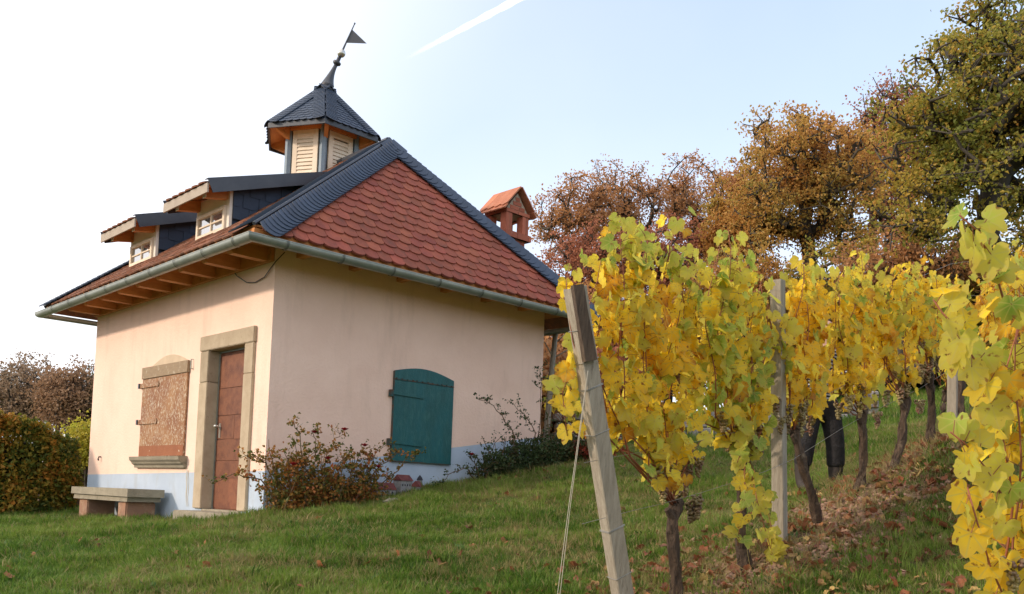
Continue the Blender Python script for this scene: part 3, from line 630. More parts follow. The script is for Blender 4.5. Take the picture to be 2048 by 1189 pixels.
# ---- cupola (hexagonal belfry)
def cupola():
    c0 = Vector((LB/2, LA/2, 4.9)); c = bpy.data.objects.new('belfry', None); COL.objects.link(c); c.parent = house; c.location = c0-org(house); ORG[c.name] = c0
    c['label'] = 'hexagonal louvred belfry with slate roof'
    def P(ang, r, z): return Vector((c0.x+r*math.cos(R(ang)), c0.y+r*math.sin(R(ang)), z))
    A = [-120+60*k for k in range(6)]; rb = .60; zt = 5.70
    MB().lathe([(.50, 4.55), (.50, 5.66)], Matrix.Translation((c0.x, c0.y, 0)), 6).build('belfry_core', metal_dark, c)
    for a in A: MB().tube([P(a, rb-.03, 4.4), P(a, rb-.03, zt-.02)], .055, 6).build('corner_post', greypaint, c)
    for k in range(6):
        a0, a1 = A[k], A[(k+1) % 6]; p0 = P(a0, rb-.035, 0); p1 = P(a1, rb-.035, 0); t = (p1-p0).normalized(); n = Vector((t.y, -t.x, 0)); Ln = (p1-p0).length
        if n.dot(P((a0+a1)/2 if abs(a0-a1) < 180 else 0, 1, 0)-Vector((c0.x, c0.y, 0))) < 0 and k < 5: n = -n
        mid = (p0+p1)/2-Vector((c0.x, c0.y, 0)); n = mid.normalized()
        zb_ = 5.02 if k == 0 else (4.60 if k == 5 else 5.02)
        if k not in (5, 0): zb_ = 5.02
        def bx(name, s0, s1, d0, d1, z0, z1, m_):
            V = [p0+t*s+n*d+Vector((0, 0, z)) for z in (z0, z1) for s, d in ((s0, d0), (s1, d0), (s1, d1), (s0, d1))]
            MB().add(V, [(3, 2, 1, 0), (4, 5, 6, 7), (0, 1, 5, 4), (1, 2, 6, 5), (2, 3, 7, 6), (3, 0, 4, 7)]).build(name, m_, c)
        s0, s1 = .075, Ln-.075
        bx('louvre_frame', s0, s0+.075, 0, .035, zb_, 5.62, palewood); bx('louvre_frame', s1-.075, s1, 0, .035, zb_, 5.62, palewood)
        bx('louvre_frame', s0+.075, s1-.075, 0, .034, 5.53, 5.62, palewood); bx('louvre_frame', s0+.075, s1-.075, 0, .036, zb_, zb_+.07, palewood)
        z = zb_+.075
        while z < 5.50:
            V = [p0+t*s+n*d+Vector((0, 0, z+h)) for s in (s0+.077, s1-.077) for d, h in ((.034, -.002), (.034, .010), (.014, .068), (.006, .060))]
            MB().add(V, [(0, 1, 2, 3), (7, 6, 5, 4), (0, 4, 5, 1), (1, 5, 6, 2), (2, 6, 7, 3), (3, 7, 4, 0)]).build('slat', palewood, c); z += .058
        bx('lower_cladding', .04, Ln-.04, -.01, .025, 4.3, zb_-.004, slate if k != 5 else palewood)
        bx('top_rail', .02, Ln-.02, -.03, .05, 5.625, 5.70, wood)
    # roof
    re, zr, za = .93, 5.64, 6.53
    apx = Vector((c0.x, c0.y, za))
    sofm = MB(); sofm.add([P(a, re-.03, zr-.005) for a in A]+[P(a, .5, zr+.10) for a in A], [(k, (k+1) % 6, 6+(k+1) % 6, 6+k) for k in range(6)]); sofm.build('soffit', wood, c)
    fm = MB()
    for k in range(6):
        a, b = P(A[k], re, zr), P(A[(k+1) % 6], re, zr); fm.add([a, b, b+Vector((0, 0, -.07)), a+Vector((0, 0, -.07))]+[p+(Vector((c0.x, c0.y, p.z))-p)*.03 for p in (a, b, b+Vector((0, 0, -.07)), a+Vector((0, 0, -.07)))], [(0, 1, 2, 3), (7, 6, 5, 4), (3, 2, 6, 7), (0, 4, 5, 1)])
        # wooden bracket under each corner
        MB().prism([P(A[k], .60, 5.70), P(A[k], .86, 5.66), P(A[k], .86, 5.60), P(A[k], .60, 5.48)], P(A[k]+90, .06, 0)-Vector((c0.x, c0.y, 0))).build('bracket', wood, c)
    fm.build('eaves_trim', metal_dark, c)
    um = MB(); um.add([P(a, re, zr) for a in A]+[apx], [(k, (k+1) % 6, 6) for k in range(6)]); um.build('roof_boarding', slate, c)
    cs_w = .115; o8 = [(-cs_w*.5, .02), (-cs_w*.3, .0), (cs_w*.1, -.004), (cs_w*.42, .02), (cs_w*.5, .05), (cs_w*.5, .15), (-cs_w*.5, .15)]
    sm = plate_mesh('belfry_slate', o8, .007, slate)
    hm = plate_mesh('belfry_slate', [(-.085, .015), (-.03, -.006), (.03, -.006), (.085, .015), (.085, .12), (-.085, .12)], .007, slate)
    for k in range(6):
        a, b = P(A[k], re, zr), P(A[(k+1) % 6], re, zr); t = (b-a).normalized(); mid = (a+b)/2; up = (apx-mid).normalized(); n = t.cross(up).normalized()
        if n.z < 0: n = -n
        ln = (apx-mid).length; vis = k in (5, 0)
        s = 0; j = 0
        while s < ln-.12:
            half = (b-a).length/2*(1-s/ln); x = -math.floor(half/cs_w)*cs_w-(j % 2)*cs_w/2
            while x < half:
                if abs(x) < half-.045 and (k in (4, 5, 0, 1)):
                    M = frame(mid+up*(s-.02)+t*x+n*.018, t, up, n) if t.cross(up).dot(n) > 0 else frame(mid+up*(s-.02)+t*x+n*.018, -t, up, n)
                    inst('belfry_slate', sm, M @ Matrix.Rotation(-R(5), 4, 'X'), c)
                x += cs_w
            s += .078; j += 1
        # hip cover slates, laid on both sides of the hip edge
        h = (apx-a).normalized(); nh = (h.cross(Vector((0, 0, 1)).cross(h))).normalized()
        if nh.z < 0: nh = -nh
        for sd_, nv in ((1, n),):
            s = 0; q = nv.cross(h).normalized(); q = q if q.dot(t) > 0 else -q
            while s < (apx-a).length-.1:
                for (nn_, dirv) in ((nv, q),):
                    M = frame(a+h*s+q*.085+nv*.034, q, h, q.cross(h))
                    if q.cross(h).dot(nv) < 0: M = frame(a+h*s+q*.085+nv*.034, -q, h, nv)
                    inst('belfry_slate', hm, M @ Matrix.Rotation(-R(7), 4, 'X'), c)
                s += .055
            s = 0; ap_ = P(A[(k+1) % 6], re, zr); h2 = (apx-ap_).normalized(); q2 = nv.cross(h2).normalized(); q2 = q2 if q2.dot(t) < 0 else -q2
            while s < (apx-ap_).length-.1:
                M = frame(ap_+h2*s+q2*.085+nv*.034, q2, h2, q2.cross(h2))
                if q2.cross(h2).dot(nv) < 0: M = frame(ap_+h2*s+q2*.085+nv*.034, -q2, h2, nv)
                inst('belfry_slate', hm, M @ Matrix.Rotation(-R(7), 4, 'X'), c); s += .055
    # leaning spire
    lean = Rh; base = apx+Vector((0, 0, -.10))
    def Q(s, z): return base+lean*s+Vector((0, 0, z))
    pts_, rad_ = [], []
    for i in range(9):
        u = i/8; pts_.append(Q(.02+.135*u**1.5, .45*u)); rad_.append(.125*(1-u)**1.9+.028)
    MB().tube(pts_, rad_, 12).build('spire', metal_dark, c, smooth=True)
    q = pts_[-1]; ax = (Vector(Rh)*.36+Vector((0, 0, .93))).normalized()
    Mx = ax.to_track_quat('Z', 'Y').to_matrix().to_4x4(); Mx.translation = q
    s_ = MB(); s_.lathe([(.03, -.02), (.06, 0), (.065, .02), (.06, .035), (.03, .05), (.028, .14)], Mx); s_.build('spire_collar', metal_dark, c, smooth=True)
    bl_ = MB(); bl_.lathe([(.004, .12)]+[(.066*math.sin(a), .185-.066*math.cos(a)) for a in np.linspace(.25, math.pi-.25, 9)]+[(.004, .25)], Mx); bl_.build('ball', silver, c, smooth=True)
    pl = MB(); pl.tube([Mx @ Vector((0, 0, .24)), Mx @ Vector((0, 0, .70))], [.016, .008], 7); pl.tube([Mx @ Vector((0, 0, .69)), Mx @ Vector((0, 0, .715))], [.012, .012], 7); pl.build('flag_pole', metal_dark, c)
    p_a = Mx @ Vector((0, 0, .60)); p_b = Mx @ Vector((0, 0, .37)); p_c = p_b+Vector(Rh)*.32+Vector((0, 0, .0)); nf = (p_a-p_b).cross(p_c-p_b).normalized()
    MB().prism([p_a, p_b, p_c], nf*.004).build('pennant', metal_dark, c)
cupola()

# ---- chimney
def chimney():
    cx, cy = 4.13, .52; c0 = Vector((cx, cy, 3.6)); c = bpy.data.objects.new('chimney', None); COL.objects.link(c); c.parent = house; c.location = c0-org(house); ORG[c.name] = c0
    c['label'] = 'brick chimney with little tiled gable hood'
    def bricks(x0, x1, y0, y1, z0, z1, bl=.20, bh=.062, g=.010, core=True):
        if core: MB().box((x0+.008, y0+.008, z0), (x1-.008, y1-.008, z1)).build('mortar_core', mortar, c)
        z = z0; j = 0
        while z < z1-.02:
            zz = min(z+bh, z1)
            for (a0, a1, fixed, axis) in ((x0, x1, y0, 'y'), (y0, y1, x0, 'x'), (x0, x1, y1, 'y2'), (y0, y1, x1, 'x2')):
                s = a0-(bl/2 if j % 2 else 0)
                while s < a1:
                    u0, u1 = max(s+g/2, a0), min(s+bl-g/2, a1)
                    if u1-u0 > .03:
                        pr = random.uniform(0, .003); d = .05
                        if axis == 'y': b = ((u0, fixed-pr, z), (u1, fixed+d, zz))
                        elif axis == 'y2': b = ((u0, fixed-d, z), (u1, fixed+pr, zz))
                        elif axis == 'x': b = ((fixed-pr-.001, u0+.002, z), (fixed+d, u1-.002, zz))
                        else: b = ((fixed-d, u0+.002, z), (fixed+pr+.001, u1-.002, zz))
                        MB().box(*b).build('brick', brick, c)
                    s += bl
            z += bh+g; j += 1
    r = .165
    bricks(cx-r-.03, cx+r+.03, cy-r-.03, cy+r+.03, 3.45, 4.16)
    r2 = .265; bricks(cx-r2, cx+r2, cy-r2, cy+r2, 4.165, 4.255, .24, .088)
    for sx in (-1, 1):
        for sy in (-1, 1):
            x, y = cx+sx*.17, cy+sy*.17
            MB().box((x-.062, y-.062, 4.256), (x+.002, y+.062, 4.53)).build('brick', brick, c); MB().box((x+.010, y-.060, 4.256), (x+.062, y+.062, 4.529)).build('brick', brick, c)
            MB().box((x+.001, y-.056, 4.256), (x+.011, y+.056, 4.528)).build('mortar_core', mortar, c)
    # gable hood
    e, zt0, zt1 = .27, 4.532, 4.88
    bricks(cx-.24, cx+.24, cy-.24, cy+.24, 4.535, 4.585, .25, .05)
    MB().prism([(cx-.22, cy-.215, 4.588), (cx+.22, cy-.215, 4.588), (cx, cy-.215, 4.86)], (0, .43, 0)).build('gable', mortar, c)
    for (a, b, z0) in ((-.15, .03, 4.60), (.04, .15, 4.60), (-.09, .08, 4.668), (-.04, .045, 4.735)): MB().box((cx+a, cy-.222, z0), (cx+b, cy-.21, z0+.056)).build('brick', brick, c)
    for sgn in (-1, 1):
        for k in range(4):
            y0 = cy-.30+k*.15; 
            for j in range(2):
                d = Vector((sgn*.31, 0, -.36)); st = Vector((cx, y0, 4.93))+d*(0 if j == 0 else .86); ln = d*(.92 if j == 0 else .22)
                n = Vector((.36*sgn, 0, .31)).normalized(); lo = -.008 if j else 0.006
                P = [st+n*lo, st+Vector((0, .147, 0))+n*lo, st+Vector((0, .147, 0))+ln*.94+n*(lo+.006), st+Vector((0, .075, 0))+ln*1.04+n*(lo+.006), st+ln*.94+n*(lo+.006)]
                MB().prism(P, n*.018).build('hood_tile', mat_hood, c)
mat_hood = mat('orange_tile', (.50, .19, .10), (.42, .15, .08), 7, .8, .3, 60, rand=.15, c3=(.45, .30, .20), s3=9, lo3=.6, hi3=.7)
chimney(); _c = bpy.data.objects['chimney']; _c.location.z -= .06; _c.location -= Rh*.04

# ------------------------------------------------------------------ bench
bn = thing('stone_bench', 'weathered stone bench on two block legs against the pink wall left of the door', 'bench', (-.33, 3.45, t1(-.33, 3.45)))
sb = MB().prism([(-.56, 2.44, .105), (-.56, 2.44, .205), (-.08, 2.44, .205), (-.08, 2.44, .105)], (0, 2.05, 0)); sb.box((-.535, 2.50, .04), (-.10, 4.45, .104))
sb.build('seat_slab', graystone, bn, jitter=.004)
for y0, y1 in ((2.60, 2.86), (3.98, 4.28)): MB().box((-.51, y0, -.5), (-.12, y1, .038)).build('leg', redstone, bn, bevel=.015, jitter=.008)

# ------------------------------------------------------------------ garden shed glimpse
sd0 = thing('garden_shed', 'low brown board shed with white roof edge between hedge and house', 'shed', (1.2, 9.6, -.5))
for k in range(9): MB().box((.40, 8.6, -.6+k*.125), (2.4, 8.63, -.6+k*.125+.118)).build('board', mat('shed_board', (.16, .095, .06), (.11, .065, .045), 5, .9, .2, 20, rand=.2) if k == 0 else MATS['shed_board'], sd0)
MB().box((.41, 8.631, -.9), (2.4, 10.4, .52)).build('wall', MATS['shed_board'], sd0)
MB().prism([(.28, 8.45, .50), (.28, 10.6, .50), (1.4, 10.6, 1.15), (1.4, 8.45, 1.15)], (0, 0, .05)).build('roof', cream, sd0)
MB().prism([(2.6, 8.45, .50), (2.6, 10.6, .50), (1.4, 10.6, 1.155), (1.4, 8.45, 1.155)], (0, 0, .05)).build('roof', cream, sd0)
MB().add([(0.42, 8.635, .52), (2.38, 8.635, .52), (1.4, 8.635, 1.1)], [(0, 1, 2)]).build('gable', MATS['shed_board'], sd0)
# ------------------------------------------------------------------ vine leaves
def leaf_outline(seed):
    r_ = random.Random(seed); key = [(0, 1), (.42, .70), (.84, .87), (1.27, .64), (1.75, .70), (2.3, .58), (2.75, .45), (3.02, .14)]
    k2 = [(a, r*r_.uniform(.93, 1.07)) for a, r in key]; pts = []
    n = 13
    for sgn in (1, -1):
        half = []
        for i in range(n+1):
            a = 3.02*i/n
            for (a0, r0), (a1, r1) in zip(k2[:-1], k2[1:]):
                if a0 <= a <= a1+1e-6: u = (a-a0)/(a1-a0); r = r0+(r1-r0)*(3*u*u-2*u**3)
            r *= 1+(.055 if i % 2 else -.045)*(1 if 0 < i < n else 0)
            half.append((sgn*a, r))
        pts += half if sgn == 1 else half[1:][::-1]
    return [(math.sin(a)*r, math.cos(a)*r) for a, r in pts]
def leaf_geo(seed):
    """leaf in local xy, petiole at the origin, tip along +y, one unit long; centre ring gives it a curl"""
    r_ = random.Random(seed*7+1); out = leaf_outline(seed); a, b, c, ph = r_.uniform(.05, .65), r_.uniform(-.7, .25), r_.uniform(.03, .13), r_.uniform(0, 6)
    def z(x, y): 
        rr = math.hypot(x, y); th = math.atan2(x, y); return a*abs(x)*.8-a*.2+b*y*y*.6+c*math.sin(5*th+ph)*rr
    V = [(0, .03, z(0, .03))]; n = len(out)
    V += [(x*.55, y*.55, z(x*.55, y*.55)) for x, y in out[::2]]; V += [(x, y, z(x, y)) for x, y in out]
    m_ = len(out[::2]); Fc = [(0, 1+(i+1) % m_, 1+i) for i in range(m_)]
    for i in range(n):
        j = (i+1) % n; ii = min(i//2, m_-1); jj = (j//2) % m_ if j else 0
        if ii == jj or (i % 2 == 0): Fc.append((1+ii, 1+m_+j, 1+m_+i)) if ii == (j//2 if j else 0) else Fc.append((1+ii, 1+jj, 1+m_+j, 1+m_+i))
        else: Fc.append((1+ii, 1+jj, 1+m_+j, 1+m_+i))
    return V, Fc, [(v[0], v[1]) for v in V]
LG = [leaf_geo(i) for i in range(7)]
LM = [[mesh('leaf', V, Fc, mt, smooth=True, uvs=uv) for V, Fc, uv in LG] for mt in VL]
def leaf_matrix(p, nrm, tip, sc):
    z = nrm.normalized(); y = (tip-z*tip.dot(z)).normalized(); x = y.cross(z)
    return frame(p, x, y, z) @ Matrix.Diagonal((sc, sc, sc, 1))
def pick(cols):
    """cols: weights of green, lime, yellow, amber"""
    return random.choices(range(4), cols)[0]
berry = None
def cluster_mesh(seed):
    r_ = random.Random(seed); bm = bmesh.new(); n = 64
    for i in range(n):
        u = i/n; z = -.12*u; rad = .032*(1-u)**.6+.004; a = r_.uniform(0, 6.28); rr = rad*r_.uniform(.55, 1)
        bmesh.ops.create_icosphere(bm, subdivisions=1, radius=r_.uniform(.0088, .0112), matrix=Matrix.Translation((rr*math.cos(a), rr*math.sin(a), z+r_.uniform(-.01, .01))))
    me = bpy.data.meshes.new('grape_cluster'); bm.to_mesh(me); bm.free(); me.materials.append(grape); me.polygons.foreach_set('use_smooth', [True]*len(me.polygons)); return me
GC = [cluster_mesh(i) for i in range(3)]

def trunk_pts(x, y, z0, lean, h, r_):
    P = []; ph = r_.uniform(0, 6)
    for i in range(9):
        u = i/8; P.append((x+lean*u+.05*math.sin(u*5.5+ph), y+.03*math.cos(u*4+ph), z0-.08+(h+.08)*u))
    return P
def make_trunk(parent, x, y, z0, lean, h, r_, rad=.036):
    P = trunk_pts(x, y, z0, lean, h, r_); mb = MB()
    rs = [rad*(1.45-.5*min(1, i/2.5))*r_.uniform(.85, 1.15) for i in range(8)]+[rad*1.25]
    mb.tube(P, rs, 9)
    V = []
    for v in mb.V:
        V.append(v+Vector((r_.uniform(-1, 1), r_.uniform(-1, 1), r_.uniform(-1, 1)))*.0095)
    mb.V = V
    mb.tube([P[-1], (P[-1][0]+.05, P[-1][1], P[-1][2]+.02)], [rad*1.1, rad*.8], 7); mb.tube([P[-2], (P[-2][0]-.06, P[-2][1]+.01, P[-2][2]+.06)], [rad*.8, rad*.55], 7)
    # peeling bark strips
    for k in range(34):
        i = r_.randrange(1, 7); a = r_.uniform(0, 6.28); q = Vector(P[i])+Vector((math.cos(a), math.sin(a), 0))*rs[i]*.95; w_ = .006
        t = Vector((-math.sin(a), math.cos(a), 0))*w_; up = Vector((r_.uniform(-.01, .01), 0, r_.uniform(.05, .11))); o = Vector((math.cos(a), math.sin(a), 0))*.008
        mb.add([q-t, q+t, q+t*.6+up+o, q-t*.6+up+o], [(0, 1, 2, 3)])
    mb.build('trunk', bark, parent, smooth=False); return Vector(P[-1])
def hides_post(p):
    # keep the posts of the near row in front of their leaves, and nothing left of the end post above the wires
    if abs(p.y+5.95) < .4:
        px = -.895+(p.z+.70)/2.12*-.59
        if p.y < -5.86 and -.12 < p.x-px < .13: return True
        if p.x < px+.03 and (p.z > .98 or p.z < .45): return True
        if p.x < px-.10: return True
        if p.y < -5.86 and abs(p.x-.72) < .135 and (p.z < 1.10 or p.z > 1.60): return True
        if p.y < -5.86 and abs(p.x-3.97) < .15 and p.z < 1.75: return True
    if p.y < -7.8 and p.x < -1.74 and .58 < p.z < .84: return True
    return False
NLEAF = 0
def vine(label, xv, y, lean, th, x0, x1, topf, botf, colf, seed, group='grapevines of the near row', shoots=None, trunk=True, dens=1.0, size=.075, grapes=5, thick=.10, zg=None, cap=300, facing=None, left_only=False):
    global NLEAF
    r_ = random.Random(seed); random.seed(seed)
    z0 = t1(xv, y) if zg is None else zg
    t = thing('grapevine', label, 'grapevine', (xv, y, z0), group)
    head = make_trunk(t, xv, y, z0, lean, th, r_) if trunk else Vector((xv, y, z0+th))
    ns = shoots or max(3, int((x1-x0)/.095)); leaves = []
    for k in range(ns):
        xs = x0+(x1-x0)*(k+r_.uniform(.15, .85))/ns; tp = topf(xs)+r_.choice((r_.uniform(-.36, -.12), r_.uniform(-.2, -.02), r_.uniform(-.12, .05))); bt = botf(xs)
        yy = y+r_.uniform(-.05, .05); yt = y+r_.uniform(-thick, thick)
        st = Vector((head.x+(xs-head.x)*.75, y, max(head.z+.03, bt-.28)+r_.uniform(-.06, .14)+.35*abs(xs-head.x)))
        if abs(st.x-head.x) > .12: a_ = head
        P = []
        nseg = 8
        for i in range(nseg+1):
            u = i/nseg; xx = st.x+(xs-st.x)*min(1, u*2.2)+.03*math.sin(u*7+k); P.append(Vector((xx, yy+(yt-yy)*u+.02*math.sin(u*9+k*2), st.z+(tp-st.z)*u)))
        base = Vector((head.x+.02*(k % 3-1), head.y, head.z-.01)); mid = base.lerp(P[0], r_.uniform(.35, .65))+Vector((0, r_.uniform(-.04, .04), r_.uniform(-.05, .09)))
        mb = MB(); mb.tube([base, mid]+P, [.0065, .006]+[.0052-.0032*i/nseg for i in range(nseg+1)], 5)
        Ln = max(.05, tp-st.z); nl = int(Ln/.042*dens)
        for j in range(nl):
            u = (j+r_.uniform(0, 1))/nl; q = P[0].lerp(P[-1], u); i_ = min(int(u*nseg), nseg-1); q = P[i_].lerp(P[i_+1], u*nseg-i_)
            if q.z < bt+r_.uniform(-.12, .12): 
                if r_.random() < .93: continue
            side = 1 if (j+k) % 2 else -1
            if r_.random() < .12: side = 0
            d = Vector((r_.uniform(-1, 1), side*r_.uniform(-.2, 1.2), r_.uniform(-.25, .45))); d.normalize(); pl = r_.uniform(.05, .13)
            p = q+d*pl
            if hides_post(p): continue
            mb.tube([q, q+d*pl*.55+Vector((0, 0, .008)), p], [.0017, .0015, .0013], 3, caps=False)
            nrm = Vector((d.x*.7+r_.uniform(-.8, .8), (side if side else r_.choice((-1, 1)))*.8+r_.uniform(-.6, .6), r_.uniform(-.3, .95)))
            tip = Vector((d.x*.8+r_.uniform(-.5, .5), d.y*.5, -1+r_.uniform(-.2, .7)))
            sc = size*r_.choice((r_.uniform(.4, .8), r_.uniform(.7, 1.2), r_.uniform(.75, 1.2)))*(1 if u < .85 else .75)
            leaves.append((leaf_matrix(p, nrm, tip, sc), pick(colf(p.x, p.z, r_)), r_.randrange(7), p))
        mb.build('cane', cane, t, smooth=True)
    # laterals that were too many for single objects are joined
    leaves.sort(key=lambda L_: (L_[3]-CAM).length*1.0+(0 if L_[3].y < y+.05 else .5))
    for M, ci, gi, p in leaves[:cap]: inst('leaf', LM[ci][gi], M, t)
    rest = leaves[cap:]
    if rest:
        V, Fc, UV, MI, RN = [], [], [], [], []
        for M, ci, gi, p in rest:
            b = len(V); v0, f0, uv0 = LG[gi]; V += [M @ Vector(v) for v in v0]; Fc += [tuple(i+b for i in f) for f in f0]; UV += uv0; MI += [ci]*len(f0); RN += [r_.random()]*len(f0)
        o = obj('inner_foliage', V, Fc, VL, t, smooth=True, uvs=UV, mi=MI, fattr=RN); o['kind'] = 'stuff'
    NLEAF += len(leaves)
    for g_ in range(grapes):
        gx = head.x+r_.uniform(-.36, .36); gz = head.z+.10+r_.uniform(-.08, .22)
        inst('grape_cluster', GC[g_ % 3], Matrix.Translation((gx, y+r_.choice((-1, 1))*r_.uniform(.01, .07), gz)) @ Matrix.Rotation(r_.uniform(0, 6), 4, 'Z') @ Matrix.Scale(r_.uniform(.85, 1.2), 4), t)
    return t
def interp(tab): 
    xs, zs = zip(*tab); return lambda x: float(np.interp(x, xs, zs))
top1 = interp([(-1.5, 1.55), (-1.33, 1.85), (-1.1, 1.95), (-.79, 2.11), (-.6, 1.98), (-.41, 1.86), (-.2, 2.0), (-.03, 2.10), (.2, 1.98), (.42, 1.95), (.97, 2.10), (1.35, 2.26), (2.2, 2.38), (3.26, 2.62), (4.1, 2.72), (4.4, 2.6), (5.3, 3.1), (6, 3.35), (9, 4.0)])
bot1 = interp([(-1.5, .55), (-1.2, .50), (-.76, .42), (-.25, .60), (-.05, .45), (.06, .10), (.3, .40), (.5, .80), (.73, .93), (1.8, 1.02), (2.75, 1.24), (3.9, 1.7), (5.3, 1.95), (9, 3.0)])
def col1(x, z, r_):
    if x > .75: return (.10, .34, 1.0, .16) if z < 1.9 else (.14, .6, 1.0, .08)
    if z > 1.62: return (.40, 1.0, .45, .05)
    if -.25 < x < .75 and z < 1.45: return (1.0, .85, .35, .10) if r_.random() < .75 else (.1, .3, 1, .2)
    if x < -.7: return (.08, .45, 1.0, .18)
    return (.24, .7, 1.0, .10)
Y1 = -5.95
vs = [('first grapevine of the near row, right behind the leaning end post', -.53, .04, .60, -1.50, -.42, 1.25), ('second grapevine with green leaves hanging down its trunk to the soil', .33, -.10, .74, -.42, .62, 1.25),
      ('bent grapevine just right of the upright post, before the dark trousered legs', 1.31, -.36, .68, .60, 1.42, 1.15), ('grapevine whose trunk has a tuft of yellow leaves, right of the person', 2.05, -.04, .62, 1.42, 2.15, 1.1),
      ('grapevine with thick s-shaped trunk between person and third post', 2.67, .18, .62, 2.15, 2.85, 1.05), ('slender leaning grapevine just left of the third post', 3.55, -.2, .6, 2.85, 3.6, 1.0),
      ('stout dark grapevine directly behind the third post', 4.25, -.1, .66, 3.6, 4.35, .95), ('far grapevine with orange leaves beyond the third post', 5.3, 0, .6, 4.75, 5.7, .85), ('far grapevine second beyond the third post', 6.3, 0, .6, 5.7, 6.8, .8),
      ('farthest grapevine of the near row in view', 7.4, 0, .6, 6.8, 8.0, .75)]
for i, (lb, xv, ln, th, x0, x1, de) in enumerate(vs):
    cf = col1 if xv < 5 else (lambda x, z, r_: (.05, .15, .8, .9))
    vine(lb, xv, Y1, ln, th, x0, x1, top1, bot1, cf, 100+i, dens=de*1.5, grapes=11 if xv < 5 else 3, size=.085, cap=295)
# nearest row at the right edge
Y2 = -8.12
def row2():
    top = interp([(-2.05, .95), (-1.98, 1.2), (-1.9, 1.22), (-1.6, 1.27), (0, 1.5)]); bot = interp([(-2.1, .85), (-2.0, .20), (-1.93, .0), (-1.5, -.1), (0, .2)])
    cf = lambda x, z, r_: (.40, 1, .6, .05) if z > .75 else ((.25, .7, .8, .25) if z > .45 else (.10, .45, 1.0, .35))
    vine('nearest grapevine at the right edge with large green and yellow leaves', -1.42, Y2-.06, 0, .5, -1.72, -1.2, top, bot, cf, 211, group='grapevines of the row at the right edge', size=.088, dens=1.25, thick=.13, zg=-.68, grapes=6, shoots=5)
    vine('grapevine at the right edge behind the nearest one', -.75, Y2, 0, .6, -1.30, -.2, top, bot, cf, 215, group='grapevines of the row at the right edge', size=.078, dens=.8, thick=.12, zg=-.5)
row2()
# leafy side shoots reaching out of the nearest vine
def side_shoot(parent, pts, n, cols, seed, size=.08):
    r_ = random.Random(seed); P = [Vector(p) for p in pts]; mb = MB(); mb.tube(P, [.005]+[.003]*(len(P)-1), 5)
    for j in range(n):
        u = (j+.5)/n*(len(P)-1); i = min(int(u), len(P)-2); q = P[i].lerp(P[i+1], u-i); sd_ = -1 if j % 2 else 1
        d = Vector((r_.uniform(-.5, .5), r_.uniform(-.5, .5), sd_*.6+r_.uniform(-.3, .3))).normalized(); p = q+d*.05; mb.tube([q, p], [.002, .0015], 3, caps=False)
        nr = (CAM-p).normalized()*.7+Vector((r_.uniform(-.6, .6), r_.uniform(-.6, .6), r_.uniform(-.1, .7))); tip = Vector((r_.uniform(-.6, .6), r_.uniform(-.6, .6), -1 if sd_ < 0 else r_.uniform(-.6, .5)))
        inst('leaf', LM[random.choices(range(4), cols)[0]][r_.randrange(7)], leaf_matrix(p, nr, tip, size*r_.uniform(.75, 1.15)), parent)
    mb.build('cane', cane, parent, smooth=True)
v2_ = [o for o in bpy.data.objects if o.get('label', '').startswith('second grapevine')][0]; v1_ = [o for o in bpy.data.objects if o.get('label', '').startswith('first grapevine')][0]
near_vine = [o for o in bpy.data.objects if o.get('label', '').startswith('nearest grapevine')][0]
side_shoot(near_vine, [(-1.72, -8.17, .62), (-1.84, -8.14, .78), (-1.93, -8.10, .88), (-2.02, -8.06, .98)], 13, (.6, 1, .35, 0), 5, .078)
side_shoot(near_vine, [(-1.72, -8.2, .95), (-1.82, -8.18, 1.12), (-1.92, -8.16, 1.22), (-1.99, -8.13, 1.26)], 10, (.7, 1, .2, 0), 6, .085)
side_shoot(near_vine, [(-1.72, -8.2, .30), (-1.83, -8.17, .42), (-1.91, -8.13, .50), (-1.97, -8.10, .54)], 9, (.8, 1, .3, 0), 7, .075)
side_shoot(near_vine, [(-1.70, -8.2, -.05), (-1.80, -8.17, .10), (-1.87, -8.15, .25), (-1.90, -8.13, .36)], 8, (.1, .3, 1, .6), 8, .08)

for k, P in enumerate(([(.25, -5.97, .60), (.12, -6.05, .42), (0, -6.1, .22), (-.06, -6.12, .02)], [(.28, -5.97, .60), (.36, -6.05, .38), (.42, -6.08, .12), (.40, -6.1, -.08)], [(.26, -5.98, .62), (.20, -6.1, .30), (.34, -6.12, .0), (.50, -6.1, -.10)], [(.22, -5.97, .75), (.10, -6.05, .68), (-.02, -6.08, .55)])): side_shoot(v2_, P, 11, (.45, 1, .3, 0), 40+k, .082)
for k, P in enumerate(([(-.53, -5.95, .30), (-.72, -6.0, .55), (-.80, -6.0, .60)], [(-.53, -5.95, .30), (-.40, -6.0, .60), (-.30, -5.98, .66)])): side_shoot(v1_, P, 5, (0, .2, 1, .5), 50+k, .07)
side_shoot(v1_, [(-1.22, -5.9, 1.15), (-1.40, -5.88, 1.02), (-1.47, -5.88, .85), (-1.42, -5.88, .62)], 13, (0, .15, 1, .35), 53, .085)

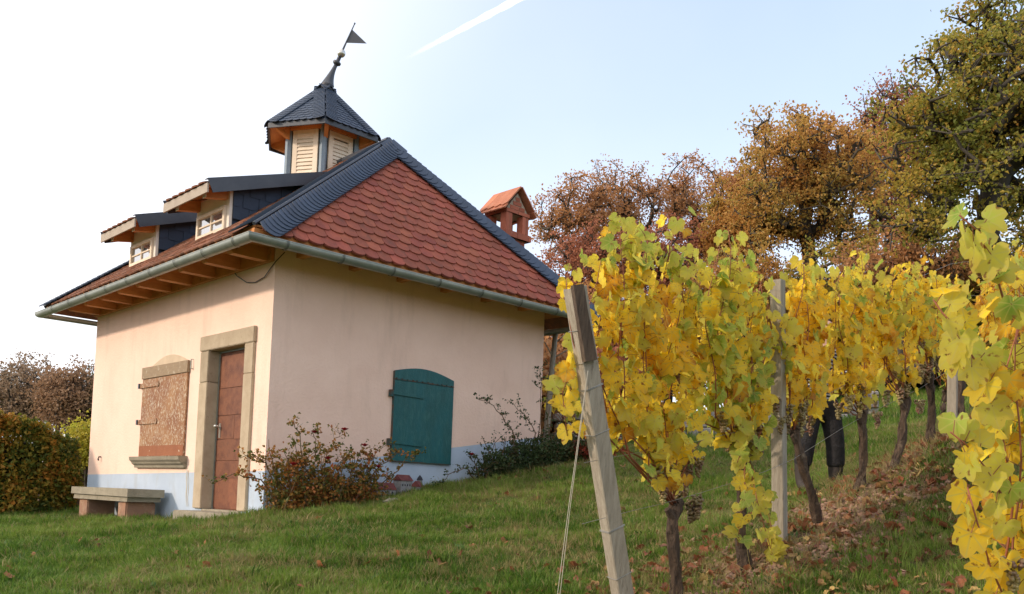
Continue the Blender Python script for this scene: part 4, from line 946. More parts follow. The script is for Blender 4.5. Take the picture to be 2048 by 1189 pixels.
# background vines
gcol = lambda x, z, r_: (.5, .8, 1, .1)
zr = lambda x, d: t1(x, .5)+d
vine('yellow grapevine beside the round pole behind the cottage', 5.5, .55, 0, .5, 5.0, 5.9, lambda x: t1(x, .5)+1.45, lambda x: t1(x, .5)+.35, gcol, 301, group='grapevines behind the cottage', dens=1.1, grapes=0, cap=120)
vine('yellow green grapevine second behind the cottage corner', 6.4, .6, 0, .5, 5.9, 6.9, lambda x: t1(x, .5)+1.3, lambda x: t1(x, .5)+.4, gcol, 302, group='grapevines behind the cottage', dens=1.0, grapes=0, cap=120)
for i, (x, y) in enumerate(((8.0, -4.35), (9.3, -4.3), (10.6, -4.3))):
    vine(['low green leaved vine seen right of the third post', 'middle one of the small vines up the slope', 'uppermost small vine on the slope'][i], x, y, .12, .5, x-.5, x+.5, lambda x_: t1(x_, -4.3)+1.2, lambda x_: t1(x_, -4.3)+.6, lambda a, b, c: (1, .7, .6, .2), 310+i, group='small vines up the slope', dens=.8, grapes=2, cap=100)

# ------------------------------------------------------------------ posts and wires
def post(label, b, t_, wdt, extra=None, rot=0):
    b, t_ = Vector(b), Vector(t_); o = thing('vineyard_post', label, 'post', b, 'wooden posts of the vineyard'); ax = (t_-b).normalized(); x = Vector((math.cos(rot), math.sin(rot), 0)); x = (x-ax*x.dot(ax)).normalized(); y = ax.cross(x); h = (t_-b).length; mb = MB(); V = []; n = 12
    r_ = random.Random(int(b.x*100)); h2 = wdt/2; ch = .12*h2
    prof = [(-h2, -h2+ch), (-h2+ch, -h2), (h2-ch, -h2), (h2, -h2+ch), (h2, h2-ch), (h2-ch, h2), (-h2+ch, h2), (-h2, h2-ch)]
    for i in range(n+1):
        s = -.4+(h+.4)*i/n
        for px, py in prof: V.append(b+ax*s+x*(px+r_.uniform(-.0012, .0012))+y*(py+r_.uniform(-.0012, .0012))+ax*(r_.uniform(-.006, .006) if i == n else 0))
    Fc = [(i*8+k, i*8+(k+1) % 8, i*8+8+(k+1) % 8, i*8+8+k) for i in range(n) for k in range(8)]+[tuple(range(n*8, n*8+8))]
    mb.add(V, Fc); mb.build('shaft', postwood, o); return o, ax, x, y
def wire_ring(o, c, x, y, hw, tilt=0, name='wire_wrap', n=1):
    mb = MB()
    for k in range(n):
        P = [c+x*(hw*a)+y*(hw*bb)+Vector((0, 0, k*.006+tilt*a)) for a, bb in ((-1.04, -1.04), (1.04, -1.04), (1.04, 1.04), (-1.04, 1.04), (-1.04, -1.04))]; mb.tube(P, .0018, 4)
    mb.build(name, steel, o)
rotp = R(14)
pb, pt = Vector((-1.0, -5.98, -.47)), Vector((-1.475, -5.96, 1.45))
ends = proj_fix = None
o, ax, x, y = post('grey weathered end post leaning left with dark split board nailed to its top', (-.895, -5.98, -.70), (-1.485, -5.96, 1.42), .098, rot=R(-20))
h = (pt-pb).length
q = Vector((-1.485, -5.96, 1.42))
for s, n_ in ((.40, 1), (.55, 2), (.80, 1), (1.35, 2), (1.62, 1), (.22, 1)): wire_ring(o, q-ax*s, x, y, .049, .01, n=n_)
V0 = q-ax*.40; mb = MB(); P0 = [q-x*.045-y*.09-ax*.385, q+x*.005-y*.095-ax*.40, q+x*.0-y*.05-ax*.38, q-x*.045-y*.05-ax*.37]
top_ = [p+ax*(.385+.02*i) for i, p in enumerate(P0)]
brd = MB(); brd.add([q+x*a+y*b_+ax*c for c in (-.40, -.13, .012) for a, b_ in ((-.052-.004*(c > -.2), -.092), (.010+.012*(c < -.3), -.088), (.012+.012*(c < -.3), -.050), (-.052, -.050))], [(0, 1, 5, 4), (1, 2, 6, 5), (2, 3, 7, 6), (3, 0, 4, 7), (4, 5, 9, 8), (5, 6, 10, 9), (6, 7, 11, 10), (7, 4, 8, 11), (8, 9, 10, 11), (3, 2, 1, 0)])
brd.build('split_board', darkwood, o, label='dark split board on the post top')
# chain on its right side
ch = MB()
for k in range(9): ch.lathe([(.006, -.002), (.009, 0), (.006, .002)], frame(q-ax*(.98+k*.018)+x*.055, ax, y if k % 2 else x, x if k % 2 else y), 7)
ch.build('chain', steel, o)
post('upright grey post with four wires crossing the middle of the near row', (.80, -5.93, -.02), (.66, -5.95, 1.88), .085, rot=R(8))
post('third post of the near row, half hidden under yellow leaves', (4.0, -5.93, 1.08), (3.96, -5.95, 2.12), .085, rot=R(12))
post('post at the right edge standing in the nearest row', (-.9, -8.12, -.6), (-.9, -8.12, 1.2), .09)
post('fourth post far along the near row', (6.9, -5.95, t1(6.9, -5.95)), (6.9, -5.95, t1(6.9, -5.95)+1.6), .09)
rp = thing('round_pole', 'round pale pole leaning right at the back corner of the cottage', 'pole', (5.0, .4, t1(5, .4)))
MB().tube([(4.96, .4, .7), (4.98, .41, 1.3), (5.02, .4, 2.1), (5.10, .4, 2.92)], [.05, .048, .045, .04], 9).build('shaft', postwood, rp, smooth=True)
for a, b_ in (((5.09, .4, 2.7), (5.5, .3, 2.95)), ((5.05, .4, 2.45), (5.45, .2, 2.62)), ((5.02, .4, 2.5), (4.8, .5, 2.75))): MB().tube([a, ((a[0]+b_[0])/2, (a[1]+b_[1])/2, (a[2]+b_[2])/2+.06), b_], [.012, .009, .005], 5).build('twig', postwood, rp, smooth=True)
gw = thing('guy_wire', 'doubled guy cord running from the leaning post down to the grass', 'wire', (-1.66, -5.98, -.6))
for dx in (0, .012): MB().tube([(-1.425+dx*.3, -6.02, .97), (-1.53+dx, -6.01, .25), (-1.64+dx*2.2, -6.0, -.60)], .0019, 5).build('cord', twine, gw)
tw = thing('trellis_wires', 'thin steel wires strung between the posts of the near row', 'wire', (.8, -5.95, .7))
for hh in (.62, .95, 1.28, 1.62):
    P = []
    for xx in np.linspace(-1.4, 8, 26):
        gz = float(np.interp(xx, [-1.4, -.5, .3, .83, 2.05, 4, 8], [-.47, -.34, -.14, 0, .42, 1.08, 1.9])); P.append((xx, -5.99 if hh < 1 else -5.95, gz+hh-.015*math.sin(xx*2.6)))
    MB().tube(P, .0016, 4).build('wire', steel, tw)
# ------------------------------------------------------------------ trees
def leaf_quads(C, size, r, flat=.0):
    """one folded leaf (two triangles) per centre, random orientation"""
    n = len(C); a = r.normal(size=(n, 3)); a /= np.linalg.norm(a, axis=1)[:, None]
    nz_ = r.normal(size=(n, 3)); nz_[:, 2] += flat; b = np.cross(nz_, a); b /= np.linalg.norm(b, axis=1)[:, None]
    s = size*r.uniform(.6, 1.3, n)[:, None]; k = np.cross(a, b)*s*.25
    V = np.stack([C-a*s*.5, C+b*s*.36+k, C+a*s*.5, C-b*s*.36+k], 1).reshape(-1, 3)
    i = np.arange(n)*4; Fc = np.stack([np.stack([i, i+1, i+2], 1), np.stack([i, i+2, i+3], 1)], 1).reshape(-1, 3)
    return V, Fc
def skeleton(base, first, centres, r, jit=.12, up=.0, pen=.6, trunk=None):
    """grow branches from the trunk to each crown centre; returns nodes, parents"""
    N_ = [np.array(base, float)]; Pa = [-1]
    T0 = [np.array(p, float) for p in (trunk or [first])]
    for p in T0:
        st = N_[-1]; m_ = 3
        for k in range(1, m_+1): N_.append(st+(p-st)*k/m_+r.normal(size=3)*jit*.25); Pa.append(len(N_)-2)
    order = np.argsort(np.linalg.norm(centres-T0[-1], axis=1)); tips = []
    lo = 3
    for ci in order:
        c = centres[ci]; A = np.array(N_[lo:]); d = A-c; dist = np.linalg.norm(d, axis=1)+pen*np.maximum(0, d[:, 2]); i = int(np.argmin(dist))+lo
        st = N_[i]; L_ = np.linalg.norm(c-st); m_ = max(1, min(5, int(L_/.45)+1)); par = i
        for k in range(1, m_+1):
            u = k/m_; N_.append(st+(c-st)*u+np.array([0, 0, up*L_*math.sin(math.pi*u)])+r.normal(size=3)*jit*L_*.5*(u < 1)*.6); Pa.append(par); par = len(N_)-1
        tips.append(par)
    return np.array(N_), np.array(Pa), tips
def tubes_np(N_, Pa, tips, rt, r0, exp=.5, sides=5):
    cnt = np.zeros(len(N_)); 
    for t_ in tips: cnt[t_] += 1
    for i in range(len(N_)-1, 0, -1): cnt[Pa[i]] += cnt[i]
    rad = rt*np.maximum(cnt, 1)**exp; rad = np.minimum(rad, r0)
    V, Fc = [], []
    ang = np.arange(sides)*2*math.pi/sides
    for i in range(1, len(N_)):
        p, q = N_[Pa[i]], N_[i]; t_ = q-p; ln = np.linalg.norm(t_)
        if ln < 1e-4: continue
        t_ = t_/ln; a = np.cross(t_, [.3, .5, .81]); a /= np.linalg.norm(a); b = np.cross(t_, a); o = len(V)
        ring = np.cos(ang)[:, None]*a+np.sin(ang)[:, None]*b; ra = min(rad[Pa[i]], rad[i]*1.35)
        V += list(p+ring*ra)+list(q+t_*rad[i]*.3+ring*rad[i]); Fc += [(o+k, o+(k+1) % sides, o+sides+(k+1) % sides, o+sides+k) for k in range(sides)]
    return np.array(V), Fc
def crown_pts(n, c, rad, r, lobes=7, fill=.75):
    c = np.array(c, float); rad = np.array(rad, float)
    LD = r.normal(size=(lobes, 3)); LD /= np.linalg.norm(LD, axis=1)[:, None]; out = []
    while len(out) < n:
        d = r.normal(size=3); d /= np.linalg.norm(d)
        bump = .72+.30*max(0, float(np.max(LD @ d))-.55)/.45
        u = r.uniform(0, 1)**(1/(3*fill)); out.append(c+d*rad*bump*u)
    return np.array(out)
def tree(label, name, base, crown_c, crown_r, ncl, nleaf, lsize, fol, seed, group=None, trunk=None, tr=.3, spread=.38, rt=.011, up=.05, extra=None, lobes=7, twigs=0, cat='tree', min_z=None):
    r = np.random.default_rng(seed); cl = crown_pts(ncl, crown_c, crown_r, r, lobes)
    if extra is not None: 
        for (c2, r2, n2) in extra: cl = np.vstack([cl, crown_pts(n2, c2, r2, r, 4)])
    if min_z is not None: cl = cl[cl[:, 2] > min_z]
    first = np.array(base)*.45+np.array(crown_c)*.55; first[2] = max(base[2]+.8, crown_c[2]-crown_r[2]*.75)
    N_, Pa, tips = skeleton(base, first, cl, r, up=up, trunk=trunk)
    if twigs:
        N2, P2 = list(N_), list(Pa); nt_ = []
        for t_ in tips:
            for k in range(twigs): N2.append(N_[t_]+r.normal(size=3)*spread*.8+np.array([0, 0, .1*spread])); P2.append(t_); nt_.append(len(N2)-1)
        N_, Pa, tips2 = np.array(N2), np.array(P2), nt_
    else: tips2 = tips
    t = thing(name, label, cat, tuple(base), group)
    V, Fc = tubes_np(N_, Pa, tips2, rt, tr); obj('trunk', V, Fc, treebark, t, smooth=True)
    cen = N_[tips2]; per = max(1, nleaf//len(cen))
    dens_ = r.uniform(.35, 1.6, len(cen)); cnt = np.maximum(1, (per*dens_).astype(int))
    C_ = np.repeat(cen, cnt, 0)+r.normal(size=(cnt.sum(), 3))*np.array([spread, spread, spread*.62])*(.55 if twigs else 1)
    V, Fc = leaf_quads(C_, lsize, r, .6); fr = np.repeat(r.uniform(0, 1, len(C_))*.5+np.repeat(r.uniform(0, .5, len(cen)), cnt), 2)
    obj('crown', V, Fc, fol, t, fattr=fr); return t
F_oak = foliage('oak_leaf_green_ochre', [(.18, .21, .04), (.30, .28, .05), (.50, .34, .06), (.55, .28, .06)], .48, scale=.45)
F_orange = foliage('oak_leaf_orange', [(.28, .26, .06), (.48, .32, .08), (.58, .30, .08), (.42, .20, .07)], .46, scale=.4)
F_brown = foliage('oak_leaf_brown', [(.34, .19, .10), (.50, .26, .11), (.54, .26, .10), (.40, .24, .12)], .45, scale=.5)
F_red = foliage('beech_leaf_red', [(.34, .14, .08), (.48, .19, .10), (.38, .15, .09)], .4, scale=.5)
F_far = foliage('far_tree_leaf', [(.26, .20, .13), (.36, .24, .15), (.32, .23, .15)], .35, scale=.2)
F_farr = foliage('far_tree_leaf_red', [(.32, .20, .12), (.38, .22, .12), (.30, .19, .12)], .35, scale=.2)
F_farg = foliage('far_tree_leaf_green', [(.09, .11, .04), (.14, .15, .05), (.13, .12, .05)], .2, scale=.2)
def gp(px, d): # plan point at pixel column px (photo width 2048) and distance d, worked out from the survey of the photograph
    v = Fh*d+Rh*((px-1024)/1812.4*d); return CAM.x+v.x, CAM.y+v.y
def zp(px, py, d): return CAM.z+((1004+(px-1024)*.036)-py)/1812.4*d
def W(px, py, d): x, y = gp(px, d); return (x, y, zp(px, py, d))
b = gp(2030, 19)
tree('tall green and ochre oak with dark spreading limbs at the right edge', 'oak_tree', (*b, t1(*b)-.2), W(2040, 230, 19), (3.0, 3.0, 3.1), 250, 38000, .09, F_oak, 11, 'autumn trees at the wood edge', tr=.26, rt=.0135,
     trunk=[W(2025, 640, 19), W(1975, 470, 19), W(2000, 330, 19)], extra=[(W(1870, 330, 18.5), (1.3, 1.3, .9), 34), (W(1840, 440, 18.5), (1.1, 1.2, .5), 20), (W(1960, 110, 19), (1.2, 1.2, 1.0), 24), (W(1850, 230, 19), (1.0, 1.1, .75), 26), (W(1900, 300, 19), (1.2, 1.1, .9), 26), (W(2010, 50, 19.5), (1.3, 1.2, .9), 34), (W(2040, 200, 20), (1.4, 1.2, 1.0), 36)], twigs=3, spread=.24)
b = gp(1600, 28)
tree('large round orange brown oak standing in the middle of the wood edge', 'oak_tree', (*b, t1(*b)-.2), W(1610, 345, 28), (2.7, 2.7, 2.4), 230, 28000, .10, F_orange, 12, 'autumn trees at the wood edge', tr=.22, rt=.013,
     trunk=[W(1625, 560, 28), W(1600, 450, 28)], extra=[(W(1520, 450, 27.5), (1.5, 1.6, 1.3), 40), (W(1680, 470, 27.5), (1.3, 1.6, 1.1), 30)], twigs=3, spread=.28)
b = gp(1800, 30)
tree('thin reddish oak with sparse top between the orange and the green oak', 'oak_tree', (*b, t1(*b)-.2), W(1790, 290, 30), (1.35, 1.5, 2.3), 110, 9000, .10, F_red, 13, 'autumn trees at the wood edge', tr=.2, rt=.012, trunk=[W(1830, 560, 30), W(1800, 400, 30)], twigs=4, spread=.34,
     extra=[(W(1800, 460, 29), (1.8, 1.4, 1.0), 40), (W(1790, 200, 30), (1.0, 1.0, .8), 26)])
for i, (px, py, rx, rz, d, n, lab, F_) in enumerate(((1135, 440, 78, 82, 34, 100, 'sparse brown oak directly right of the brick chimney', F_brown), (1245, 425, 80, 92, 36, 110, 'tall sparse brown oak behind the tip of the first grapevine', F_brown), (1370, 410, 82, 92, 37, 110, 'dark brown oak left of the orange mass of leaves', F_brown),
        (1455, 470, 62, 80, 30, 90, 'smaller orange oak leaning against the round one', F_orange), (1180, 545, 100, 80, 30, 110, 'low rusty brown oak just above the cottage eave', F_red), (1330, 540, 105, 85, 31, 120, 'low reddish brown oak behind the first vines', F_red),
        (1495, 395, 60, 70, 33, 80, 'small brown oak between the brown and the orange crowns', F_brown), (1735, 330, 65, 90, 33, 90, 'olive brown oak filling the gap beside the orange one', F_oak), (1800, 545, 110, 70, 23, 110, 'dark low oak behind the middle of the vine row', F_brown), (1940, 600, 80, 100, 24, 90, 'low olive oak under the big green one', F_oak), (1480, 590, 110, 70, 26, 110, 'low ochre oak behind the near row of vines', F_orange), (1650, 590, 110, 75, 26, 110, 'low olive brown oak between the taller trunks', F_oak), (2090, 560, 90, 120, 22, 90, 'shaded olive oak cut by the right edge', F_oak))):
    b = gp(px, d); k = d/1812.4
    tree(lab, 'oak_tree', (*b, t1(*b)-.2), W(px, py, d), (rx*k*1.22, rx*k*1.22, rz*k*1.22), n, 10500 if d < 33 else 8500, .10, F_, 30+i, 'autumn trees at the wood edge', tr=.16, rt=.0095, twigs=4, spread=.27, trunk=[W(px+6, min(py+rz*.8, 700), d)])
for i, (px, py, rx, rz, d, lab, F_) in enumerate(((1085, 810, 60, 75, 17, 'dark brown shrub behind the back corner of the cottage', F_brown), (1190, 800, 75, 60, 21, 'low rusty shrub uphill of the cottage', F_red), (1130, 690, 90, 105, 27, 'rusty undergrowth behind the round pole', F_brown), (1260, 690, 95, 100, 29, 'brown undergrowth behind the first grapevine', F_red), (1400, 700, 95, 100, 28, 'reddish undergrowth left of the upright post', F_brown), (1540, 690, 100, 95, 27, 'ochre undergrowth right of the upright post', F_orange), (1690, 680, 100, 90, 27, 'olive undergrowth behind the middle vines', F_oak), (1850, 660, 100, 90, 29, 'brown undergrowth behind the third post', F_brown), (2000, 640, 100, 110, 27, 'dark undergrowth below the big oak', F_oak))):
    b = gp(px, d); k = d/1812.4
    tree(lab, 'shrub', (*b, t1(*b)-.2), W(px, py, d), (rx*k*1.2, rx*k*1.2, rz*k*1.2), 80, 6500, .15, F_, 130+i, 'undergrowth at the wood edge', tr=.06, rt=.007, twigs=4, spread=.3, cat='shrub')
for i, (px, py, rx, rz, d, lab, F_) in enumerate(((50, 812, 72, 62, 80, 'distant brown tree behind the hedge at the left edge', F_far), (140, 815, 55, 60, 76, 'distant reddish tree touching the left corner of the cottage', F_farr), (-30, 815, 60, 50, 85, 'distant greenish tree cut by the left edge', F_farg), (215, 815, 45, 52, 78, 'distant olive tree mostly behind the cottage', F_farg))):
    b = gp(px, d); k = d/1812.4
    tree(lab, 'oak_tree', (*b, t1(*b)-.5), W(px, py, d), (rx*k*1.25, rx*k*1.25, rz*k*1.25), 150, 10500, .25, F_, 60+i, 'distant trees at the left', tr=.3, rt=.02, twigs=4, spread=.8)

# ------------------------------------------------------------------ hedge
F_hedge = foliage('hornbeam_leaf', [(.07, .10, .02), (.14, .17, .025), (.34, .24, .035), (.46, .20, .03)], .38, scale=1.7)
def hedge():
    r = np.random.default_rng(5); x0, x1, y0, y1 = -6.2, .16, 6.05, 7.5; zt = 1.27
    t = thing('clipped_hedge', 'thick clipped hedge with green and rusty leaves left of the cottage', 'hedge', ((x0+x1)/2, 6.8, t1(-3, 6.8)))
    n = 52000; P = r.uniform(0, 1, (n, 3)); C_ = np.array([x0, y0, -.7])+P*np.array([x1-x0, y1-y0, zt+.7])
    k = r.uniform(0, 1, n); q = r.exponential(.09, n); C_[k < .50, 1] = y0+q[k < .50]; s = (k >= .50) & (k < .75); C_[s, 2] = zt-q[s]; s = (k >= .75) & (k < .88); C_[s, 0] = x1-q[s]
    w_ = .10*np.sin(C_[:, 0]*2.1+1)*np.sin(C_[:, 2]*2.9)+.06*np.sin(C_[:, 0]*5.3+C_[:, 2]*4); C_[:, 1] -= w_*(C_[:, 1] < y0+.6)
    # rounded shoulders and uneven top
    e = np.clip((C_[:, 0]-(x1-1.3))/1.3, 0, 1); C_[:, 2] -= e**2*.38*np.clip((C_[:, 2]-.2)/.9, 0, 1); C_[:, 1] += e**3*.35*(C_[:, 1] < y0+.6); C_[:, 2] += (.05*np.sin(C_[:, 0]*3.3)+.03*np.sin(C_[:, 0]*8.1))*(C_[:, 2] > .8)
    C_ += r.normal(size=C_.shape)*.03
    V, Fc = leaf_quads(C_, .075, r, .3); obj('foliage', V, Fc, F_hedge, t, fattr=np.repeat(r.uniform(0, 1, n), 2))
    mb = MB()
    for i in range(80):
        x = x0+.1+(x1-x0-.2)*i/80; yy = r.uniform(y0+.3, y1-.3); mb.tube([(x, yy, -.8), (x+r.normal()*.1, yy+r.normal()*.15, .2), (x+r.normal()*.2, yy+r.normal()*.25, 1.0)], [.02, .014, .006], 5)
    for i in range(60):  # upright shoots over the top
        x = r.uniform(x0, x1-.1); yy = r.uniform(y0+.1, y1-.2); mb.tube([(x, yy, zt-.2), (x+r.normal()*.03, yy+r.normal()*.03, zt+r.uniform(.02, .12))], [.004, .002], 4)
    mb.build('stems', treebark, t)
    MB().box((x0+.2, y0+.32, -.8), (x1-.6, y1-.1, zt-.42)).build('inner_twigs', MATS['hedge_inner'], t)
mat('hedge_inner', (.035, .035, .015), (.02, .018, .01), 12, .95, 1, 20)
hedge()
F_lime = foliage('sunny_shrub_leaf', [(.30, .36, .05), (.45, .42, .05), (.5, .42, .06)], .45, scale=3)
tree('bright yellow green shrub between hedge and cottage corner', 'shrub', (.85, 8.0, -.6), (.85, 8.0, .95), (.42, .4, .42), 60, 5000, .06, F_lime, 90, tr=.03, rt=.004, spread=.14, cat='shrub')

# ------------------------------------------------------------------ rose bushes
F_rose = foliage('rose_leaf', [(.06, .09, .02), (.14, .14, .03), (.34, .17, .035), (.42, .13, .04)], .35, scale=3)
F_rosed = foliage('rose_leaf_dark', [(.03, .055, .02), (.05, .085, .025), (.09, .07, .03)], .25, scale=4)
rstem = mat('rose_stem', (.16, .07, .035), (.10, .085, .03), 14, .7, .2, 30)
def rose_flower(parent, p, s=.046):
    mb = MB(); r_ = random.Random(int(p[0]*1000))
    for ring, (n, rr, tl) in enumerate(((6, 1.0, .9), (5, .75, .5), (4, .45, .2))):
        for k in range(n):
            a = 6.283*k/n+ring*.5; d = Vector((math.cos(a), math.sin(a), 0)); t_ = Vector((-d.y, d.x, 0)); c = Vector(p)
            q0 = c; q1 = c+d*s*rr*.7+t_*s*.5+Vector((0, 0, s*.5)); q2 = c+d*s*rr*(.8+tl*.4)+Vector((0, 0, s*(1.0-tl*.4))); q3 = c+d*s*rr*.7-t_*s*.5+Vector((0, 0, s*.5)); mb.add([q0, q1, q2, q3], [(0, 1, 2), (0, 2, 3)])
    mb.build('rose_flower', rosered, parent)
def rose_bush(label, base, stems, nl, F_, seed, flowers=(), group='rose bushes along the long wall', mass=None, lsize=.044):
    r = np.random.default_rng(seed); t = thing('rose_bush', label, 'rose bush', base, group); C_ = []
    for P in stems:
        P = [np.array(p, float) for p in P]; Q = [P[0]]
        for a, b_ in zip(P[:-1], P[1:]):
            for u in (.33, .66, 1): Q.append(a+(b_-a)*u+r.normal(size=3)*.012)
        mb = MB(); mb.tube(Q, [.0075*(1-.75*i/(len(Q)-1))+.0015 for i in range(len(Q))], 5)
        for k in range(int(len(Q)*1.6)):  # side twigs with leaflets
            i = r.integers(max(1, len(Q)//4), len(Q)); q = Q[i]; d = r.normal(size=3); d[2] = abs(d[2])*.6; d /= np.linalg.norm(d); ln = r.uniform(.05, .16)
            mb.tube([q, q+d*ln], [.0025, .0012], 3)
            for j in range(r.integers(4, 9)): C_.append(q+d*ln*r.uniform(.3, 1.1)+r.normal(size=3)*.018)
        mb.build('stem', rstem, t, smooth=True)
    C_ = np.array(C_)
    if mass is not None:
        for c, rd, n in mass:
            D = r.normal(size=(n, 3)); D /= np.linalg.norm(D, axis=1)[:, None]; lump = 1+.25*np.sin(D[:, 0]*7+seed)*np.sin(D[:, 2]*6); C_ = np.vstack([C_, np.array(c)+D*np.array(rd)*(r.uniform(0, 1, n)**.45*lump)[:, None]])
    V, Fc = leaf_quads(C_, lsize, r, .4); obj('foliage', V, Fc, F_, t, fattr=np.repeat(r.uniform(0, 1, len(C_)), 2))
    for f in flowers: rose_flower(t, f)
    return t
rr_ = random.Random(3); st = []
for k in range(34):
    x = rr_.uniform(-.1, 1.15); y = -.38+rr_.uniform(-.15, .15); h = rr_.uniform(.35, .72); st.append([(x, y, t1(x, y)-.03), (x+rr_.uniform(-.15, .15), y+rr_.uniform(-.1, .05), .1+h*.5), (x+rr_.uniform(-.3, .3), y+rr_.uniform(-.2, .1), .1+h)])
st += [[(.2, -.4, .02), (.25, -.42, .5), (.12, -.45, .9), (.06, -.45, 1.05)], [(.6, -.4, .1), (.5, -.42, .6), (.62, -.45, .85), (.72, -.45, .98)], [(.5, -.4, .1), (.36, -.45, .5), (.33, -.5, .85), (.30, -.5, .93)], [(.9, -.38, .12), (1.2, -.42, .5), (1.45, -.44, .72), (1.55, -.42, .82)],
       [(.95, -.4, .12), (1.25, -.45, .35), (1.6, -.5, .66), (1.8, -.5, .78)], [(0, -.4, 0), (-.3, -.5, .35), (-.62, -.55, .42), (-.9, -.6, .30)], [(0, -.4, 0), (-.2, -.45, .5), (-.38, -.5, .62), (-.55, -.5, .58)], [(.9, -.4, .1), (1.1, -.4, .6), (1.3, -.42, .83)], [(.1, -.4, .02), (-.12, -.42, .5), (-.2, -.45, .8)]]
rose_bush('straggly rose bush with red blooms and rusty leaves at the front corner', (.5, -.4, t1(.5, -.4)), st, 0, F_rose, 21, flowers=[(.73, -.46, .965), (1.0, -.48, .80), (.02, -.58, .53), (.5, -.5, .62), (.30, -.52, .90), (1.2, -.5, .56)], mass=[((.3, -.4, .22), (.55, .26, .30), 2600), ((.95, -.38, .25), (.45, .24, .22), 1300)])
st = []
for k in range(22):
    x = rr_.uniform(2.9, 4.7); y = -.38+rr_.uniform(-.15, .15); g = t1(x, y); h = rr_.uniform(.25, .6); st.append([(x, y, g-.03), (x+rr_.uniform(-.12, .12), y, g+h*.5), (x+rr_.uniform(-.25, .25), y+rr_.uniform(-.15, .1), g+h)])
st += [[(3.6, -.4, .6), (3.5, -.42, 1.1), (3.2, -.45, 1.38), (2.95, -.45, 1.52), (2.80, -.45, 1.53)], [(4.0, -.4, .7), (3.95, -.42, 1.3), (3.98, -.42, 1.8), (3.9, -.44, 2.08)], [(3.9, -.4, .7), (3.85, -.44, 1.2), (3.6, -.45, 1.42), (3.42, -.45, 1.5)], [(3.2, -.4, .5), (3.05, -.42, .8), (2.85, -.45, 1.05)], [(3.3, -.4, .55), (3.25, -.42, .85), (3.3, -.45, 1.1)],
       [(3.6, -.4, .6), (3.5, -.42, .9), (3.42, -.45, 1.15)], [(4.1, -.4, .7), (4.12, -.42, 1.4), (4.2, -.42, 1.9)], [(2.9, -.4, .45), (2.6, -.45, .62), (2.35, -.5, .55), (2.15, -.5, .42)], [(2.9, -.4, .45), (2.75, -.45, .7), (2.62, -.5, .8)]]
rose_bush('dark leaved climbing rose at the far end of the long wall', (3.8, -.4, t1(3.8, -.4)), st, 0, F_rosed, 22, flowers=[(2.64, -.52, .79)], mass=[((3.3, -.4, .68), (.42, .22, .24), 2200), ((3.95, -.42, .88), (.6, .25, .25), 3000), ((4.7, -.45, 1.02), (.55, .25, .2), 1800)], lsize=.038)
rose_bush('low red leaved shrub between the dark rose and the leaning post', (5.0, -.6, t1(5, -.6)), [[(5.0+k*.12-.4, -.6, t1(5, -.6)), (5.0+k*.14-.45, -.62, t1(5, -.6)+.3)] for k in range(7)], 0, foliage('red_shrub_leaf', [(.22, .03, .02), (.30, .05, .025), (.10, .07, .02)], .3, scale=4), 23, mass=[((5.0, -.6, t1(5, -.6)+.12), (.55, .25, .16), 1500)])

# ------------------------------------------------------------------ miniature village by the wall
mroof = mat('miniature_roof', (.20, .06, .05), (.12, .035, .04), 20, .8, .2, 60, rand=.2); mwall = mat('miniature_wall', (.35, .34, .33), (.22, .22, .23), 20, .9, .2, 60, rand=.15); mwin = mat('miniature_window', (.03, .03, .04))
def mini(label, x, y, w_, d_, h_, rh, rot, cat='miniature house'):
    z = t1(x, y); t = thing('miniature_house', label, cat, (x, y, z), 'miniature village by the wall'); M = Matrix.Translation((x, y, z-.03)) @ Matrix.Rotation(rot, 4, 'Z')
    MB().box((-w_/2, -d_/2, 0), (w_/2, d_/2, h_), M=M).build('wall', mwall, t)
    rf = MB(); V = [M @ Vector(p) for p in ((-w_/2-.01, -d_/2-.012, h_-.005), (w_/2+.01, -d_/2-.012, h_-.005), (w_/2+.01, d_/2+.012, h_-.005), (-w_/2-.01, d_/2+.012, h_-.005), (-w_/2-.01, 0, h_+rh), (w_/2+.01, 0, h_+rh))]
    rf.add(V, [(0, 1, 5, 4), (2, 3, 4, 5), (1, 2, 5), (3, 0, 4), (3, 2, 1, 0)]); rf.build('roof', mroof, t)
    n = max(2, int(w_/.05))
    for k in range(n):
        for zz in ([h_*.55] if h_ < .12 else [h_*.3, h_*.7]): MB().box((-w_/2+.02+k*(w_-.03)/n, -d_/2-.003, zz-.012), (-w_/2+.035+k*(w_-.03)/n, -d_/2+.01, zz+.014), M=M).build('window', mwin, t)
    return t
mini('tallest tiny grey house of the miniature village', 1.82, -.16, .20, .14, .20, .07, R(8)); mini('wide tiny red roofed house left of the tallest miniature', 1.52, -.17, .26, .15, .13, .08, R(-6)); mini('tiny red roofed house half under the rose bush', 1.22, -.18, .2, .14, .15, .07, R(4))
mini('tiny orange roofed house right of the tallest miniature', 2.02, -.2, .17, .12, .10, .07, R(35)); mini('smallest house at the right end of the miniature village', 2.2, -.2, .09, .08, .06, .04, R(20))
mt = thing('miniature_tower', 'tiny round tower with dark cap in the miniature village', 'miniature tower', (2.11, -.13, t1(2.11, -.13)), 'miniature village by the wall')
Mz = Matrix.Translation((2.11, -.13, t1(2.11, -.13)-.03)); MB().lathe([(.035, 0), (.033, .17)], Mz, 10).build('wall', mwall, mt); MB().lathe([(.042, .168), (.03, .20), (.002, .235)], Mz, 10).build('roof', mwin, mt)
